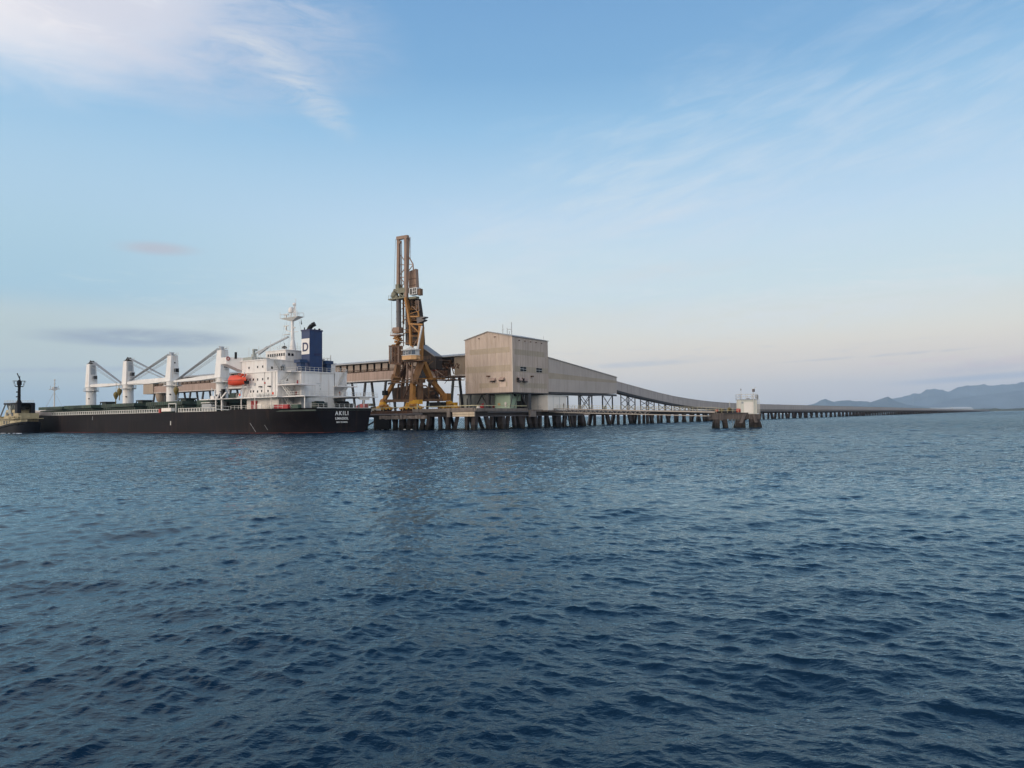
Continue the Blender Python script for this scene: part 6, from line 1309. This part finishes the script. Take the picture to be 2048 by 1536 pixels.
wk = MB(); r_ = random.Random(9)
for i in range(70):
    t_ = r_.random() ** .7; a = 119 + t_ * 16; b = TB - 5.5 + r_.gauss(0, 1.6 + 2.5 * t_); s_ = r_.uniform(.25, .9) * (1.2 - .6 * t_)
    wk.lathe((a, b, -.12), [(s_, 0), (s_ * .8, .12 + .12 * r_.random()), (s_ * .3, .26)], 7)
for i in range(60):
    a = r_.uniform(90, 120); wk.lathe((a, TB - 5.2 - abs(r_.gauss(0, .5)), -.12), [(r_.uniform(.2, .5), 0), (.2, .2), (.05, .26)], 6)
o = solo('wake_foam', wk, M['foam'], 'white churned water at the stern and side of the tug', 'wake', PORT, 118, TB, 0, kind='stuff', smooth_ang=60)

# ================================================================== people
def person(name, fr, a, b, z, m_top, m_leg, label, face=0.0, group=None):
    """one continuous skinned body; standing, arms bent to the rail"""
    V = [(0, 0, .95), (0, 0, 1.15), (0, 0, 1.38), (0, .02, 1.5), (0, .03, 1.62), (0, .02, 1.76),
         (.10, 0, .9), (.12, .02, .5), (.12, -.03, .08), (.12, .12, .04), (-.10, 0, .9), (-.12, -.01, .5), (-.13, -.05, .08), (-.13, .1, .04),
         (.2, 0, 1.42), (.26, -.03, 1.15), (.2, .2, 1.02), (.18, .28, 1.03), (-.2, 0, 1.42), (-.26, -.03, 1.15), (-.2, .2, 1.02), (-.18, .28, 1.03)]
    Ed = [(0, 1), (1, 2), (2, 3), (3, 4), (4, 5), (0, 6), (6, 7), (7, 8), (8, 9), (0, 10), (10, 11), (11, 12), (12, 13), (2, 14), (14, 15), (15, 16), (16, 17), (2, 18), (18, 19), (19, 20), (20, 21)]
    Rr = [.15, .14, .16, .06, .10, .08, .10, .07, .05, .04, .10, .07, .05, .04, .065, .05, .035, .035, .065, .05, .035, .035]
    me = bpy.data.meshes.new('person'); me.from_pydata(V, Ed, [])
    o = bpy.data.objects.new('person', me); C.objects.link(o)
    md = o.modifiers.new('skin', 'SKIN'); me.skin_vertices.new() if not me.skin_vertices else None
    for i, r in enumerate(Rr): me.skin_vertices[0].data[i].radius = (r, r * .85)
    me.skin_vertices[0].data[0].use_root = True
    sb = o.modifiers.new('sub', 'SUBSURF'); sb.levels = 1; sb.render_levels = 1
    dg = bpy.context.evaluated_depsgraph_get(); dg.update()
    me2 = bpy.data.meshes.new_from_object(o.evaluated_get(dg)); o.modifiers.clear(); o.data = me2
    me2.materials.clear()
    for mm in (m_top, m_leg, M['skin'], M['black']): me2.materials.append(mm)
    for p in me2.polygons:
        c = p.center; p.material_index = 2 if c.z > 1.53 else (1 if c.z < .95 and abs(c.x) < .2 else (2 if c.y > .22 else 0)); p.use_smooth = True
        if c.z > 1.66: p.material_index = 3
    o.location = fr.world(a, b, z); o.rotation_euler = (0, 0, fr.ang + face)
    return tag(o, label, 'person', group)
person('person', PORT, -29.9, 20.2, 9.45, M['cloth_rust'], M['cloth_rust'], 'person in rust coloured overalls standing at the aft rail of the ship', math.pi / 2)
person('person', CAT, 7.5, -.75, zc(7.5) + .1, M['cloth_dark'], M['cloth_dark'], 'person in dark clothes on the wharf end of the catwalk right of the cream shed', 2.0)

# ================================================================== haze
hz = MB().box(-27000, 27000, -27000, 27000, -7, 1150)
hm = bpy.data.materials.new('haze'); hm.use_nodes = True; t = hm.node_tree
for n_ in list(t.nodes):
    if n_.type != 'OUTPUT_MATERIAL': t.nodes.remove(n_)
pv = t.nodes.new('ShaderNodeVolumePrincipled'); pv.inputs['Density'].default_value = 3.6e-5
pv.inputs['Color'].default_value = (0.60, 0.80, 1.0, 1); pv.inputs['Anisotropy'].default_value = 0.0
t.links.new(pv.outputs[0], [n_ for n_ in t.nodes if n_.type == 'OUTPUT_MATERIAL'][0].inputs['Volume'])
hmesh = make_mesh('haze', hz, hm); hob = bpy.data.objects.new('haze', hmesh); C.objects.link(hob); hob['kind'] = 'stuff'
